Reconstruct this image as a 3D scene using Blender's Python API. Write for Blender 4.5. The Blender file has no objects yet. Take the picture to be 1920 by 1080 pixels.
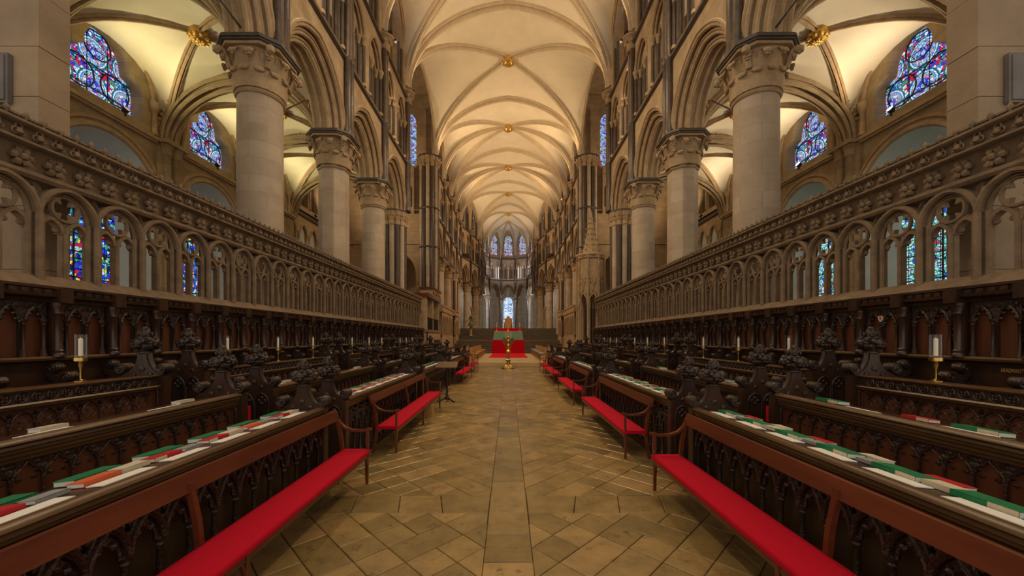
import bpy, math, random
from mathutils import Vector, Matrix
R = random.Random(7)
PI = math.pi
sin, cos, sqrt = math.sin, math.cos, math.sqrt
sc = bpy.context.scene
C = sc.collection

# ------------------------------------------------------------------ camera
F_PX, HC, VPX, VPY = 740.0, 1.85, 953.0, 633.0
cam = bpy.data.cameras.new('camera'); camo = bpy.data.objects.new('camera', cam); C.objects.link(camo)
camo.location = (0, 0, HC); camo.rotation_euler = (PI/2, 0, 0)
cam.sensor_width = 36; cam.lens = F_PX/1920*36
cam.shift_x = (960-VPX)/1920; cam.shift_y = (VPY-540)/1920
cam.clip_start = .05; cam.clip_end = 300
sc.camera = camo
# ------------------------------------------------------------------ world, exposure
w = bpy.data.worlds.new('world'); sc.world = w; w.use_nodes = True
bg = w.node_tree.nodes['Background']
bg.inputs[0].default_value = (1.0, .86, .70, 1); bg.inputs[1].default_value = .75
vs = sc.view_settings
vs.view_transform = 'Standard'; vs.look = 'None'; vs.gamma = 1; vs.use_curve_mapping = False
vs.exposure = 0.12
WARM = (1.0, .72, .42); WARM2 = (1.0, .76, .48); YEL = (1.0, .84, .42)
LK = 1.0
def lamp(name, kind, loc, power, col, target=None, size=.15, angle=None, blend=.6):
    d = bpy.data.lights.new(name, kind); d.energy = power*LK; d.color = col
    if kind == 'SPOT':
        d.spot_size = math.radians(angle or 110); d.spot_blend = blend
    d.shadow_soft_size = size
    o = bpy.data.objects.new(name, d); C.objects.link(o); o.location = loc
    if target is not None:
        v = Vector(target)-Vector(loc); o.rotation_euler = v.to_track_quat('-Z', 'Y').to_euler()
    return o

# ------------------------------------------------------------------ materials
M = {}
class NT:
    def __init__(s, name):
        s.m = bpy.data.materials.new(name); s.m.use_nodes = True; s.t = s.m.node_tree
        s.b = s.t.nodes['Principled BSDF']; s.out = s.t.nodes['Material Output']
    def n(s, ty, **kw):
        x = s.t.nodes.new(ty)
        for k, v in kw.items(): setattr(x, k, v)
        return x
    def l(s, a, b): s.t.links.new(a, b)
    def math(s, op, a, b=None, c=None):
        x = s.n('ShaderNodeMath', operation=op)
        for i, q in enumerate((a, b, c)):
            if q is None: continue
            if isinstance(q, (int, float)): x.inputs[i].default_value = q
            else: s.l(q, x.inputs[i])
        return x.outputs[0]
    def ramp(s, fac, stops, const=False):
        x = s.n('ShaderNodeValToRGB'); e = x.color_ramp.elements
        if const: x.color_ramp.interpolation = 'CONSTANT'
        while len(e) > 1: e.remove(e[-1])
        e[0].position = stops[0][0]; e[0].color = (*stops[0][1], 1)
        for p, c in stops[1:]:
            q = e.new(p); q.color = (*c, 1)
        s.l(fac, x.inputs[0]); return x.outputs[0]
    def mix(s, fac, a, b, ty='MIX'):
        x = s.n('ShaderNodeMix', data_type='RGBA', blend_type=ty)
        if isinstance(fac, (int, float)): x.inputs[0].default_value = fac
        else: s.l(fac, x.inputs[0])
        for i, q in ((6, a), (7, b)):
            if isinstance(q, tuple): x.inputs[i].default_value = (*q, 1)
            else: s.l(q, x.inputs[i])
        return x.outputs[2]
def mat(key, c1, c2=None, scale=3.0, rough=.7, bump=.15, bscale=None, metal=0, spec=.5, rand=0, bricks=None, stretch=None, local=False, wear=None, sheen=0, coat=0):
    t = NT(key); c2 = c2 or tuple(x*.7 for x in c1)
    if local: co = t.n('ShaderNodeTexCoord').outputs['Object']
    else: co = t.n('ShaderNodeNewGeometry').outputs['Position']
    v = co
    if stretch:
        mp = t.n('ShaderNodeMapping'); mp.inputs['Scale'].default_value = stretch; t.l(co, mp.inputs[0]); v = mp.outputs[0]
    nz = t.n('ShaderNodeTexNoise'); nz.inputs['Scale'].default_value = scale; nz.inputs['Detail'].default_value = 6; nz.inputs['Roughness'].default_value = .65
    t.l(v, nz.inputs['Vector'])
    col = t.ramp(nz.outputs['Fac'], [(.3, c2), (.7, c1)])
    h = nz.outputs['Fac']
    if bscale:
        n2 = t.n('ShaderNodeTexNoise'); n2.inputs['Scale'].default_value = bscale; n2.inputs['Detail'].default_value = 4; t.l(v, n2.inputs['Vector']); h = n2.outputs['Fac']
    if wear:   # pale or dark patches of wear
        n3 = t.n('ShaderNodeTexNoise'); n3.inputs['Scale'].default_value = wear[1]; n3.inputs['Detail'].default_value = 8; n3.inputs['Roughness'].default_value = .75; t.l(co, n3.inputs['Vector'])
        f = t.ramp(n3.outputs['Fac'], [(wear[2], (0, 0, 0)), (wear[2]+.1, (1, 1, 1))])
        col = t.mix(f, col, wear[0])
    if bricks:   # masonry courses: width, height, mortar colour
        sp = t.n('ShaderNodeSeparateXYZ'); t.l(co, sp.inputs[0])
        cb = t.n('ShaderNodeCombineXYZ'); t.l(t.math('ADD', sp.outputs[0], sp.outputs[1]), cb.inputs[0]); t.l(sp.outputs[2], cb.inputs[1])
        br = t.n('ShaderNodeTexBrick'); t.l(cb.outputs[0], br.inputs['Vector'])
        br.inputs['Scale'].default_value = 1; br.inputs['Brick Width'].default_value = bricks[0]; br.inputs['Row Height'].default_value = bricks[1]
        br.inputs['Mortar Size'].default_value = .006; br.inputs['Mortar Smooth'].default_value = .3
        br.inputs['Color1'].default_value = (1, 1, 1, 1); br.inputs['Color2'].default_value = (.84, .82, .80, 1); br.inputs['Mortar'].default_value = (*bricks[2], 1)
        col = t.mix(1.0, col, br.outputs['Color'], 'MULTIPLY')
    if rand:
        oi = t.n('ShaderNodeObjectInfo')
        g = t.math('MULTIPLY_ADD', oi.outputs['Random'], rand, 1-rand/2)
        hs = t.n('ShaderNodeHueSaturation'); t.l(col, hs.inputs['Color']); t.l(g, hs.inputs['Value'])
        t.l(t.math('MULTIPLY_ADD', oi.outputs['Random'], -.012, .506), hs.inputs['Hue']); col = hs.outputs[0]
    t.l(col, t.b.inputs['Base Color'])
    t.b.inputs['Roughness'].default_value = rough; t.b.inputs['Metallic'].default_value = metal
    t.b.inputs['Specular IOR Level'].default_value = spec
    if sheen: t.b.inputs['Sheen Weight'].default_value = sheen
    if coat: t.b.inputs['Coat Weight'].default_value = coat; t.b.inputs['Coat Roughness'].default_value = .15
    if bump:
        bp = t.n('ShaderNodeBump'); bp.inputs['Strength'].default_value = bump; bp.inputs['Distance'].default_value = .02
        t.l(h, bp.inputs['Height']); t.l(bp.outputs[0], t.b.inputs['Normal'])
    M[key] = t.m; return t
mat('rib_stone', (.62, .50, .33), (.50, .39, .25), 3, .75, .15, 30)
mat('stone', (.52, .375, .22), (.36, .255, .145), 2.2, .8, .2, 25, bricks=(.75, .34, (.68, .64, .6)))
mat('carved_stone', (.47, .335, .19), (.30, .205, .115), 4, .8, .35, 40)
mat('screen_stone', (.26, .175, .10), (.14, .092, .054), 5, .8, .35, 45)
mat('column_stone', (.52, .42, .31), (.40, .31, .22), 1.6, .75, .18, 30, bricks=(1.1, .42, (.74, .7, .66)))
mat('pier_stone', (.34, .245, .15), (.22, .16, .105), 1.3, .8, .3, 22)
mat('aisle_stone', (.42, .32, .19), (.27, .20, .12), 2.0, .85, .35, 18, bricks=(.6, .28, (.62, .58, .54)))
mat('plaster', (.78, .68, .50), (.70, .60, .43), .9, .85, .06, 6)
mat('aisle_plaster', (.76, .70, .56), (.66, .60, .47), .8, .9, .08, 5)
mat('marble', (.105, .068, .045), (.04, .027, .02), 6, .35, .05, 20)
mat('slate', (.10, .078, .062), (.05, .04, .034), 5, .5, .1, 20)
mat('lime_wash', (.50, .56, .54), (.42, .48, .47), 1.5, .9, .1, 10)
mat('wood', (.060, .026, .013), (.022, .010, .006), 5, .32, .12, 30, spec=.55, stretch=(1, 1, .35))
mat('wood_panel', (.135, .043, .019), (.07, .022, .010), 9, .38, .08, 40, stretch=(1, 1, .12))
mat('wood_rail', (.13, .068, .026), (.075, .036, .014), 7, .28, .06, 30, stretch=(1, .15, 1))
mat('carved_wood', (.050, .024, .014), (.016, .009, .006), 12, .30, .6, 55, spec=.6)
mat('bench_wood', (.165, .040, .016), (.085, .020, .009), 6, .28, .05, 30, stretch=(1, .12, 1))
mat('pale_oak', (.52, .28, .085), (.38, .19, .055), 6, .45, .05, 30)
mat('red_cloth', (.50, .003, .020), (.42, .002, .016), 40, .85, .25, 300, spec=.15)
mat('red_carpet', (.58, .008, .022), (.48, .006, .018), 30, .95, .2, 200, spec=.1)
mat('green_cloth', (.20, .52, .36), (.15, .42, .28), 8, .75, .1, 60)
mat('brass', (.72, .50, .16), (.52, .34, .09), 8, .28, .05, 40, metal=1)
mat('gilt', (.80, .52, .14), (.55, .33, .08), 12, .35, .3, 40, metal=.8)
mat('iron', (.02, .02, .02), (.012, .012, .012), 8, .5, .1, 40)
mat('wax', (.86, .80, .66), (.82, .75, .6), 6, .5, 0)
mat('paper', (.80, .77, .70), (.70, .67, .6), 30, .8, .05, 60, local=True)
mat('cream_book', (.62, .54, .40), (.52, .45, .33), 20, .7, .05, 60, local=True)
mat('grey_book', (.30, .29, .28), (.22, .22, .22), 20, .7, .05, 60, local=True)
mat('green_book', (.012, .20, .075), (.008, .14, .05), 20, .5, .05, 60, local=True)
mat('red_book', (.52, .014, .024), (.40, .010, .018), 20, .5, .05, 60, local=True)
mat('orange_book', (.70, .13, .05), (.6, .10, .04), 20, .5, .05, 60, local=True)
mat('blue_cloth', (.20, .34, .44), (.14, .24, .34), 10, .8, .1, 60)
mat('violet_cloth', (.10, .06, .18), (.08, .045, .14), 10, .6, .1, 60)
mat('navy', (.02, .05, .12), (.012, .03, .08), 10, .7, .1, 60)
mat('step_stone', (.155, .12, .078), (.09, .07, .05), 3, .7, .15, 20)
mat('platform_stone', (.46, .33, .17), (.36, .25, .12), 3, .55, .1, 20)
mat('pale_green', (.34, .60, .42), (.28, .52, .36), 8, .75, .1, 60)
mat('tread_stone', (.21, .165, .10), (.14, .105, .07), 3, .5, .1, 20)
mat('leaf', (.06, .15, .03), (.02, .06, .012), 10, .6, .2, 40)
mat('blossom', (.85, .85, .7), (.7, .7, .5), 10, .6, 0)
mat('ground', (.022, .016, .010), (.012, .009, .006), 3, .8, .1, 10)
mat('tile', (.34, .225, .080), (.19, .125, .046), 3.0, .27, .16, 30, rand=.55, wear=((.085, .062, .032), 5.0, .58), spec=.6)
mat('plaque', (.17, .15, .14), (.12, .105, .1), 4, .6, .1, 20)
mat('gold_letter', (.75, .48, .14), (.65, .40, .1), 8, .4, 0)
def glassmat():
    t = NT('clear_glass'); t.b.inputs['Roughness'].default_value = .02; t.b.inputs['Base Color'].default_value = (1, 1, 1, 1)
    g = t.n('ShaderNodeBsdfGlossy'); g.inputs['Roughness'].default_value = .03
    tr = t.n('ShaderNodeBsdfTransparent'); tr.inputs[0].default_value = (.96, .97, .96, 1)
    lw = t.n('ShaderNodeLayerWeight'); lw.inputs[0].default_value = .5; fq = t.math('MULTIPLY_ADD', t.math('POWER', lw.outputs['Facing'], 2.2), .8, .04)
    mx = t.n('ShaderNodeMixShader'); t.l(fq, mx.inputs[0]); t.l(tr.outputs[0], mx.inputs[1]); t.l(g.outputs[0], mx.inputs[2])
    t.l(mx.outputs[0], t.out.inputs[0]); M['clear_glass'] = t.m
glassmat()
def emis(key, col, s):
    t = NT(key); e = t.n('ShaderNodeEmission'); e.inputs[0].default_value = (*col, 1); e.inputs[1].default_value = s
    t.l(e.outputs[0], t.out.inputs[0]); M[key] = t.m
emis('bulb', (1, .8, .5), 60); emis('dim_lens', (1, .7, .4), .6)
def stained(key, cols, strength, cell, ring=None, ringcols=None, bars=(.62, .62)):
    """leaded glass lit from outside: cells of colour, lead lines, optional rows of round medallions (local y, z)"""
    t = NT(key); co = t.n('ShaderNodeTexCoord').outputs['Object']
    sp = t.n('ShaderNodeSeparateXYZ'); t.l(co, sp.inputs[0]); y, z = sp.outputs[1], sp.outputs[2]
    cb = t.n('ShaderNodeCombineXYZ'); t.l(y, cb.inputs[0]); t.l(z, cb.inputs[1])
    v1 = t.n('ShaderNodeTexVoronoi', feature='F1'); v1.inputs['Scale'].default_value = cell; t.l(cb.outputs[0], v1.inputs['Vector'])
    v2 = t.n('ShaderNodeTexVoronoi', feature='DISTANCE_TO_EDGE'); v2.inputs['Scale'].default_value = cell; t.l(cb.outputs[0], v2.inputs['Vector'])
    sr = t.n('ShaderNodeSeparateColor'); t.l(v1.outputs['Color'], sr.inputs[0])
    n = len(cols); col = t.ramp(sr.outputs[0], [(i/n, c) for i, c in enumerate(cols)], True)
    lead = t.math('GREATER_THAN', v2.outputs['Distance'], .045)
    if ring:
        p = ring
        fy = t.math('SUBTRACT', t.math('FRACT', t.math('ADD', t.math('DIVIDE', y, p), .5)), .5)
        fz = t.math('SUBTRACT', t.math('FRACT', t.math('DIVIDE', z, p)), .5)
        r = t.math('SQRT', t.math('ADD', t.math('MULTIPLY', fy, fy), t.math('MULTIPLY', fz, fz)))
        rc = t.ramp(r, ringcols, True)
        ins = t.math('LESS_THAN', r, .45)
        # medallion: the ring colours laid over the cells, cells kept inside the middle band
        mid = t.math('MULTIPLY', t.math('GREATER_THAN', r, .10), t.math('LESS_THAN', r, .33))
        keep = t.math('MULTIPLY', ins, t.math('SUBTRACT', 1, t.math('MULTIPLY', mid, .55)))
        col = t.mix(keep, col, rc)
    gy = t.math('ABSOLUTE', t.math('SUBTRACT', t.math('FRACT', t.math('ADD', t.math('DIVIDE', y, bars[0]), .5)), .5))
    gz = t.math('ABSOLUTE', t.math('SUBTRACT', t.math('FRACT', t.math('DIVIDE', z, bars[1])), .5))
    bar = t.math('MULTIPLY', t.math('GREATER_THAN', gy, .02), t.math('GREATER_THAN', gz, .02))
    f = t.math('MULTIPLY', lead, bar)
    e = t.n('ShaderNodeEmission'); t.l(col, e.inputs[0]); t.l(t.math('MULTIPLY', f, strength), e.inputs[1])
    t.l(e.outputs[0], t.out.inputs[0]); M[key] = t.m
BL, RB, GR, WH, YE, CY, DK, PU = (.03, .06, .75), (.60, .02, .06), (.04, .36, .18), (.75, .85, .95), (.85, .65, .10), (.25, .75, .85), (.01, .02, .12), (.35, .12, .55)
stained('glass_medallion', [BL, RB, (.10, .25, .8), GR, WH, RB, BL, CY, (.55, .05, .15), WH], .95, 13, 1.02, [(0, (.5, .7, .95)), (.07, BL), (.2, (.6, .75, .9)), (.33, (.05, .3, .7)), (.36, WH), (.40, (.02, .2, .25)), (.45, DK)])
stained('glass_figures', [BL, (.02, .03, .5), GR, BL, RB, WH, (.05, .12, .7), CY, YE, BL, DK, (.1, .5, .4)], .85, 10, bars=(.46, .78))
stained('glass_roundels', [CY, (.45, .85, .9), BL, WH, (.3, .8, .8), RB, GR, CY], .9, 9, .48, [(0, RB), (.06, (.55, .95, .95)), (.16, (.03, .1, .3)), (.20, (.5, .9, .92)), (.36, (.03, .35, .2)), (.43, (.02, .12, .2))], bars=(.48, .48))
stained('glass_pale', [(.55, .68, .9), (.7, .8, .95), (.4, .55, .8), (.75, .85, 1), (.3, .4, .7), (.6, .75, .95)], 1.35, 3.2, bars=(.7, .7))
stained('glass_rose', [RB, (.6, .15, .35), BL, WH, PU, (.5, .6, .85), RB, GR], .8, 6, 1.55, [(0, (.6, .85, .95)), (.12, GR), (.2, WH), (.34, (.05, .25, .3)), (.38, WH), (.43, RB)], bars=(1.4, 1.4))
stained('glass_day', [(.5, .6, .85), (.6, .7, .95), (.42, .5, .75)], 1.6, 4)

# ------------------------------------------------------------------ mesh helper
def V3(*a): return Vector(a)
class MB:
    def __init__(s): s.v = []; s.f = []
    def add(s, vs_, fs_):
        o = len(s.v); s.v += [tuple(q) for q in vs_]; s.f += [tuple(i+o for i in q) for q in fs_]; return s
    def box(s, x0, x1, y0, y1, z0, z1):
        return s.add([(x0, y0, z0), (x1, y0, z0), (x1, y1, z0), (x0, y1, z0), (x0, y0, z1), (x1, y0, z1), (x1, y1, z1), (x0, y1, z1)],
                     [(0, 3, 2, 1), (4, 5, 6, 7), (0, 1, 5, 4), (1, 2, 6, 5), (2, 3, 7, 6), (3, 0, 4, 7)])
    def cbox(s, c, d): return s.box(c[0]-d[0]/2, c[0]+d[0]/2, c[1]-d[1]/2, c[1]+d[1]/2, c[2]-d[2]/2, c[2]+d[2]/2)
    def prism(s, poly, fn, a, b):
        """poly of (u, v); fn(u, v, w) -> point; w from a to b"""
        n = len(poly)
        return s.add([fn(u, v, a) for u, v in poly]+[fn(u, v, b) for u, v in poly],
                     [tuple(range(n))[::-1], tuple(range(n, 2*n))]+[(i, (i+1) % n, n+(i+1) % n, n+i) for i in range(n)])
    def sweep(s, path, prof, ref, closed=False, cap=True, scale=None):
        P = [Vector(p) for p in path]; n = len(P); m = len(prof); ref = Vector(ref).normalized(); vs_ = []
        for i, p in enumerate(P):
            if closed: t = P[(i+1) % n]-P[i-1]
            else: t = P[min(i+1, n-1)]-P[max(i-1, 0)]
            t.normalize(); nn = t.cross(ref)
            if nn.length < 1e-5: nn = Vector((1, 0, 0))
            nn.normalize(); bb = nn.cross(t)
            k = scale[i] if scale else 1
            vs_ += [p+nn*(u*k)+bb*(v*k) for u, v in prof]
        fs_ = []
        for i in range(n if closed else n-1):
            j = (i+1) % n
            fs_ += [(i*m+a, i*m+(a+1) % m, j*m+(a+1) % m, j*m+a) for a in range(m)]
        if cap and not closed: fs_ += [tuple(range(m))[::-1], tuple((n-1)*m+a for a in range(m))]
        return s.add(vs_, fs_)
    def tube(s, path, r, n=6, ref=(0, 0, 1), closed=False, scale=None):
        return s.sweep(path, [(r*cos(2*PI*i/n), r*sin(2*PI*i/n)) for i in range(n)], ref, closed, True, scale)
    def lathe(s, prof, n=16, c=(0, 0, 0), cap=True, rot=0):
        m = len(prof); vs_ = []
        for r, z in prof: vs_ += [(c[0]+r*cos(2*PI*i/n+rot), c[1]+r*sin(2*PI*i/n+rot), c[2]+z) for i in range(n)]
        fs_ = [(k*n+i, k*n+(i+1) % n, (k+1)*n+(i+1) % n, (k+1)*n+i) for k in range(m-1) for i in range(n)]
        if cap: fs_ += [tuple(range(n))[::-1], tuple((m-1)*n+i for i in range(n))]
        return s.add(vs_, fs_)
    def blob(s, c, r, nu=8, nv=6, lump=0, k=5, seed=0):
        if not isinstance(r, tuple): r = (r, r, r)
        vs_ = [(c[0], c[1], c[2]-r[2])]
        for j in range(1, nv):
            th = PI*j/nv
            for i in range(nu):
                ph = 2*PI*i/nu
                q = 1+lump*sin(k*ph+seed)*sin(th*k*.6+seed*1.7)
                vs_.append((c[0]+r[0]*q*sin(th)*cos(ph), c[1]+r[1]*q*sin(th)*sin(ph), c[2]-r[2]*q*cos(th)))
        vs_.append((c[0], c[1], c[2]+r[2])); L = len(vs_)-1
        fs_ = [(0, 1+(i+1) % nu, 1+i) for i in range(nu)]
        for j in range(nv-2):
            a = 1+j*nu; b = a+nu
            fs_ += [(a+i, a+(i+1) % nu, b+(i+1) % nu, b+i) for i in range(nu)]
        a = 1+(nv-2)*nu
        fs_ += [(a+i, a+(i+1) % nu, L) for i in range(nu)]
        return s.add(vs_, fs_)
    def plate(s, rect, hole, fn, d0, d1, back=True, lining=True):
        """a plate over rect (u0, u1, v0, v1) with one hole (counter-clockwise polygon); fn(u, v, d) -> point; front at depth d0, back at d1"""
        u0, u1, v0, v1 = rect; cu = sum(p[0] for p in hole)/len(hole); cv = sum(p[1] for p in hole)/len(hole); n = len(hole)
        out = []
        for u, v in hole:
            du, dv = u-cu, v-cv; ts = []
            if du > 1e-9: ts.append((u1-cu)/du)
            if du < -1e-9: ts.append((u0-cu)/du)
            if dv > 1e-9: ts.append((v1-cv)/dv)
            if dv < -1e-9: ts.append((v0-cv)/dv)
            t = min(ts); out.append((cu+du*t, cv+dv*t))
        def edge(p):
            e = 1e-6
            if abs(p[0]-u1) < e: return 0
            if abs(p[1]-v1) < e: return 1
            if abs(p[0]-u0) < e: return 2
            return 3
        corners = [(u1, v1), (u0, v1), (u0, v0), (u1, v0)]
        for d, flip in ((d0, False), (d1, True)):
            if flip and not back: continue
            vs_ = [fn(u, v, d) for u, v in hole]+[fn(u, v, d) for u, v in out]; fs_ = []
            for i in range(n):
                j = (i+1) % n; fs_.append((i, n+i, n+j, j))
                ei, ej = edge(out[i]), edge(out[j])
                if ei != ej:
                    cs = []; e = ei
                    while e != ej and len(cs) < 4: cs.append(corners[e]); e = (e+1) % 4
                    base = len(vs_); vs_ += [fn(u, v, d) for u, v in cs]
                    fs_.append((n+i, *range(base, base+len(cs)), n+j))
            s.add(vs_, fs_)
        if lining:
            s.add([fn(u, v, d0) for u, v in hole]+[fn(u, v, d1) for u, v in hole], [(i, (i+1) % n, n+(i+1) % n, n+i) for i in range(n)])
        return s
    def mesh(s, name, m, smooth=40):
        me = bpy.data.meshes.new(name); me.from_pydata(s.v, [], s.f); me.update()
        if m: me.materials.append(M[m])
        if smooth:
            me.polygons.foreach_set('use_smooth', [True]*len(me.polygons))
            me.set_sharp_from_angle(angle=math.radians(smooth))
        return me
    def build(s, name, m, parent=None, loc=(0, 0, 0), smooth=40):
        return put(s.mesh(name, m, smooth), name, parent, loc)
def put(me, name, parent=None, loc=(0, 0, 0), rz=0, scale=None, rot=None):
    o = bpy.data.objects.new(name, me); C.objects.link(o); o.location = loc
    o.rotation_euler = rot if rot else (0, 0, rz)
    if scale: o.scale = scale
    if parent is not None: o.parent = parent
    return o
def empty(name, loc=(0, 0, 0), parent=None, rz=0):
    o = put(None, name, parent, loc, rz); o.empty_display_size = .1; return o
def tag(o, label, cat, group=None, kind=None):
    o['label'] = label; o['category'] = cat
    if group: o['group'] = group
    if kind: o['kind'] = kind
    return o
def copy_tree(o, parent=None, kids=None):
    if kids is None:
        kids = {}
        for x in bpy.data.objects:
            if x.parent: kids.setdefault(x.parent, []).append(x)
    c = o.copy(); C.objects.link(c); c.parent = parent
    for ch in kids.get(o, ()): copy_tree(ch, c, kids)
    return c
def mirror(o, **kw):
    c = copy_tree(o); c.location.x *= -1; c.scale.x *= -1; c.rotation_euler.z *= -1
    for k, v in kw.items(): c[k] = v
    return c
def arch(a, b, zs, rise, n=10):
    """pointed (or, when low, rounded) arch from (a, zs) to (b, zs), left to right"""
    h = (b-a)/2; c = (a+b)/2; out = []
    if rise >= h*.999:
        r = (h*h+rise*rise)/(2*h); th = math.acos(max(-1, min(1, (r-h)/r)))
        L = [(a+r-r*cos(th*i/n), zs+r*sin(th*i/n)) for i in range(n+1)]
        return L+[(a+b-y, z) for y, z in L[-2::-1]]
    return [(c-h*cos(PI*i/(2*n)), zs+rise*sin(PI*i/(2*n))) for i in range(2*n+1)]
def hole(a, b, z0, zs, rise, n=8):
    return [(a, z0), (b, z0)]+arch(a, b, zs, rise, n)[::-1]
XY = lambda u, v, d: (d, u, v)      # plate lying in a plane of constant x: u = y, v = z, depth = x
ROLL = lambda r, n=6: [(r*cos(2*PI*i/n), r*sin(2*PI*i/n)) for i in range(n)]
# ================================================================== the building (right side modelled, left mirrored)
Z_AB, Z_S1, Z_S2, Z_SP, Z_RIDGE = 9.15, 12.0, 15.75, 16.4, 21.3      # abacus, triforium string, clerestory string, vault springing, ridge
L0 = 4.25
PIERS = [(6.4, 5.9), (6.4, 10.2), (6.4, 14.5), (6.4, 18.75), (6.4, 23.0)]
PIERS2 = [(6.4, 32.0), (6.4, 36.3), (6.4, 40.6), (6.4, 45.0), (6.4, 48.9), (5.5, 52.4), (4.75, 57.0), (4.6, 61.5), (4.6, 66.0)]
# ---- one bay of the arcade wall: x = depth behind the face, y along
def arcade_meshes():
    a = MB(); r = MB(); zt = Z_S1-.05
    d = [.36, .18, 0]; x = [0, .17, .34, .9]
    hp = [hole(.62-k, L0-.62+k, Z_AB, Z_AB+.02, 1.75+k*1.08, 12) for k in d]
    a.plate((0, L0, Z_AB-.001, zt), hp[0], XY, 0, .17, back=False, lining=False)
    n = len(hp[0]); a.add([XY(u, v, 0) for u, v in hp[0]]+[XY(u, v, .17) for u, v in hp[0]], [(i, (i+1) % n, n+(i+1) % n, n+i) for i in range(1, n)])
    for k in (1, 2):
        n = len(hp[k]); a.add([XY(u, v, x[k]) for u, v in hp[k-1]]+[XY(u, v, x[k]) for u, v in hp[k]], [(i, (i+1) % n, n+(i+1) % n, n+i) for i in range(1, n)])
        a.add([XY(u, v, x[k]) for u, v in hp[k]]+[XY(u, v, x[k+1]) for u, v in hp[k]], [(i, (i+1) % n, n+(i+1) % n, n+i) for i in range(1, n)])
    a.plate((0, L0, Z_AB-.001, zt), hp[2], XY, .9, .901, back=False, lining=False)
    for k, xx, rr in ((.44, -.03, .055), (.36, .03, .065), (.27, .17, .06), (.18, .2, .055), (.09, .34, .06), (0, .38, .055), (0, .62, .06), (0, .86, .06)):
        r.tube([(xx, u, v) for u, v in arch(.62-k, L0-.62+k, Z_AB, 1.75+k*1.08, 12)], rr, 6, (1, 0, 0))
    return a.mesh('arcade_arch', 'stone'), r.mesh('arch_moulding', 'carved_stone')
def triforium_meshes():
    a = MB(); b = MB(); s = MB(); c = MB()
    q = L0/2
    for k in range(2):
        c0 = q*k; u0, u1 = c0+.28, c0+q-.28
        h0 = hole(u0, u1, 12.25, 14.25, .98, 8)
        a.plate((c0, c0+q, Z_S1+.0, Z_S2), h0, XY, 0, .22, back=False)
        cu = (u0+u1)/2
        # twin sub-arches in a thin tympanum
        h1 = hole(u0+.1, cu-.07, 12.25, 14.1, .5, 6); h2 = hole(cu+.07, u1-.1, 12.25, 14.1, .5, 6)
        a.plate((u0-.02, cu, 12.25, 15.3), h1, XY, .22, .36); a.plate((cu, u1+.02, 12.25, 15.3), h2, XY, .22, .36)
        b.tube([(.0, u, v) for u, v in arch(u0, u1, 14.25, .98, 8)], .06, 6, (1, 0, 0))
        b.tube([(.11, u, v) for u, v in arch(u0+.06, u1-.06, 14.25, .9, 8)], .05, 6, (1, 0, 0))
        for p, n in ((u0+.1, cu-.07), (cu+.07, u1-.1)): b.tube([(.23, u, v) for u, v in arch(p, n, 14.1, .5, 6)], .04, 6, (1, 0, 0))
        for yy, xx, rr in ((u0+.02, .02, .07), (u1-.02, .02, .07), (cu, .2, .075), (u0+.14, .2, .06), (u1-.14, .2, .06)):
            s.lathe([(rr, 12.3), (rr, 13.92)], 8, (xx, yy, 0))
            c.lathe([(rr*1.5, 12.22), (rr*1.5, 12.28), (rr*1.1, 12.36)], 8, (xx, yy, 0))
            c.lathe([(rr*1.05, 13.9), (rr*1.15, 14.0), (rr*1.9, 14.16), (rr*2.1, 14.18), (rr*2.1, 14.26)], 8, (xx, yy, 0))
    a.box(0, .5, 0, L0, Z_S1, Z_S1+.01); a.box(0, 1.7, 0, L0, 12.2, 12.25)
    a.box(1.7, 1.75, 0, L0, Z_S1, Z_S2)
    return a.mesh('triforium_bay', 'stone'), b.mesh('arch_moulding', 'carved_stone'), s.mesh('shaft', 'marble'), c.mesh('capital_row', 'carved_stone')
def clerestory_meshes():
    a = MB(); s = MB(); g = MB(); c = L0/2
    h0 = hole(.55, L0-.55, Z_S2+.05, 17.6, 2.3, 8)
    a.plate((0, L0, Z_S2, 21.0), h0, XY, 0, .3, back=False)
    h1 = hole(c-.62, c+.62, 16.9, 18.9, .8, 8)
    a.plate((.2, L0-.2, Z_S2, 20.6), h1, XY, .75, 1.3, back=False)
    a.box(0, .75, .0, L0, Z_S2, Z_S2+.05)
    for yy in (.62, 1.2, L0-1.2, L0-.62): s.lathe([(.07, Z_S2+.05), (.07, 18.2)], 8, (.12, yy, 0))
    g.add([XY(u, v, 1.2) for u, v in h1], [tuple(range(len(h1)))])
    return a.mesh('clerestory_bay', 'stone'), s.mesh('shaft', 'marble'), g.mesh('glass', 'glass_day', 0)
AR, TR, CL = arcade_meshes(), triforium_meshes(), clerestory_meshes()
def leaf_mesh(name, w_, h_, out, m):
    """an upright leaf that curls outward at the tip (local: x out, z up)"""
    b = MB(); n = 7; vs_ = []
    for i in range(n):
        t = i/(n-1); z = h_*sin(t*1.9)/sin(1.9) if t < .83 else h_*(1-.25*(t-.83)/.17); x = .02+out*t**2.2
        ww = w_*(.55+.75*sin(PI*min(t*1.05, 1)))*(1-.35*t)
        vs_ += [(x+.015, -ww/2, z), (x+.045+.02*sin(PI*t), 0, z), (x+.015, ww/2, z), (x-.03, 0, z-.01)]
    fs_ = []
    for i in range(n-1): fs_ += [(i*4+k, i*4+(k+1) % 4, i*4+4+(k+1) % 4, i*4+4+k) for k in range(4)]
    fs_ += [(0, 3, 2, 1), tuple((n-1)*4+k for k in range(4))]
    b.add(vs_, fs_); b.blob((.02+out*1.04, 0, h_*.86), (.06, w_*.36, .06), 6, 4)
    return b.mesh(name, m)
LEAF1 = leaf_mesh('leaf', .36, .46, .10, 'carved_stone'); LEAF2 = leaf_mesh('leaf', .30, .82, .26, 'carved_stone')
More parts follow.
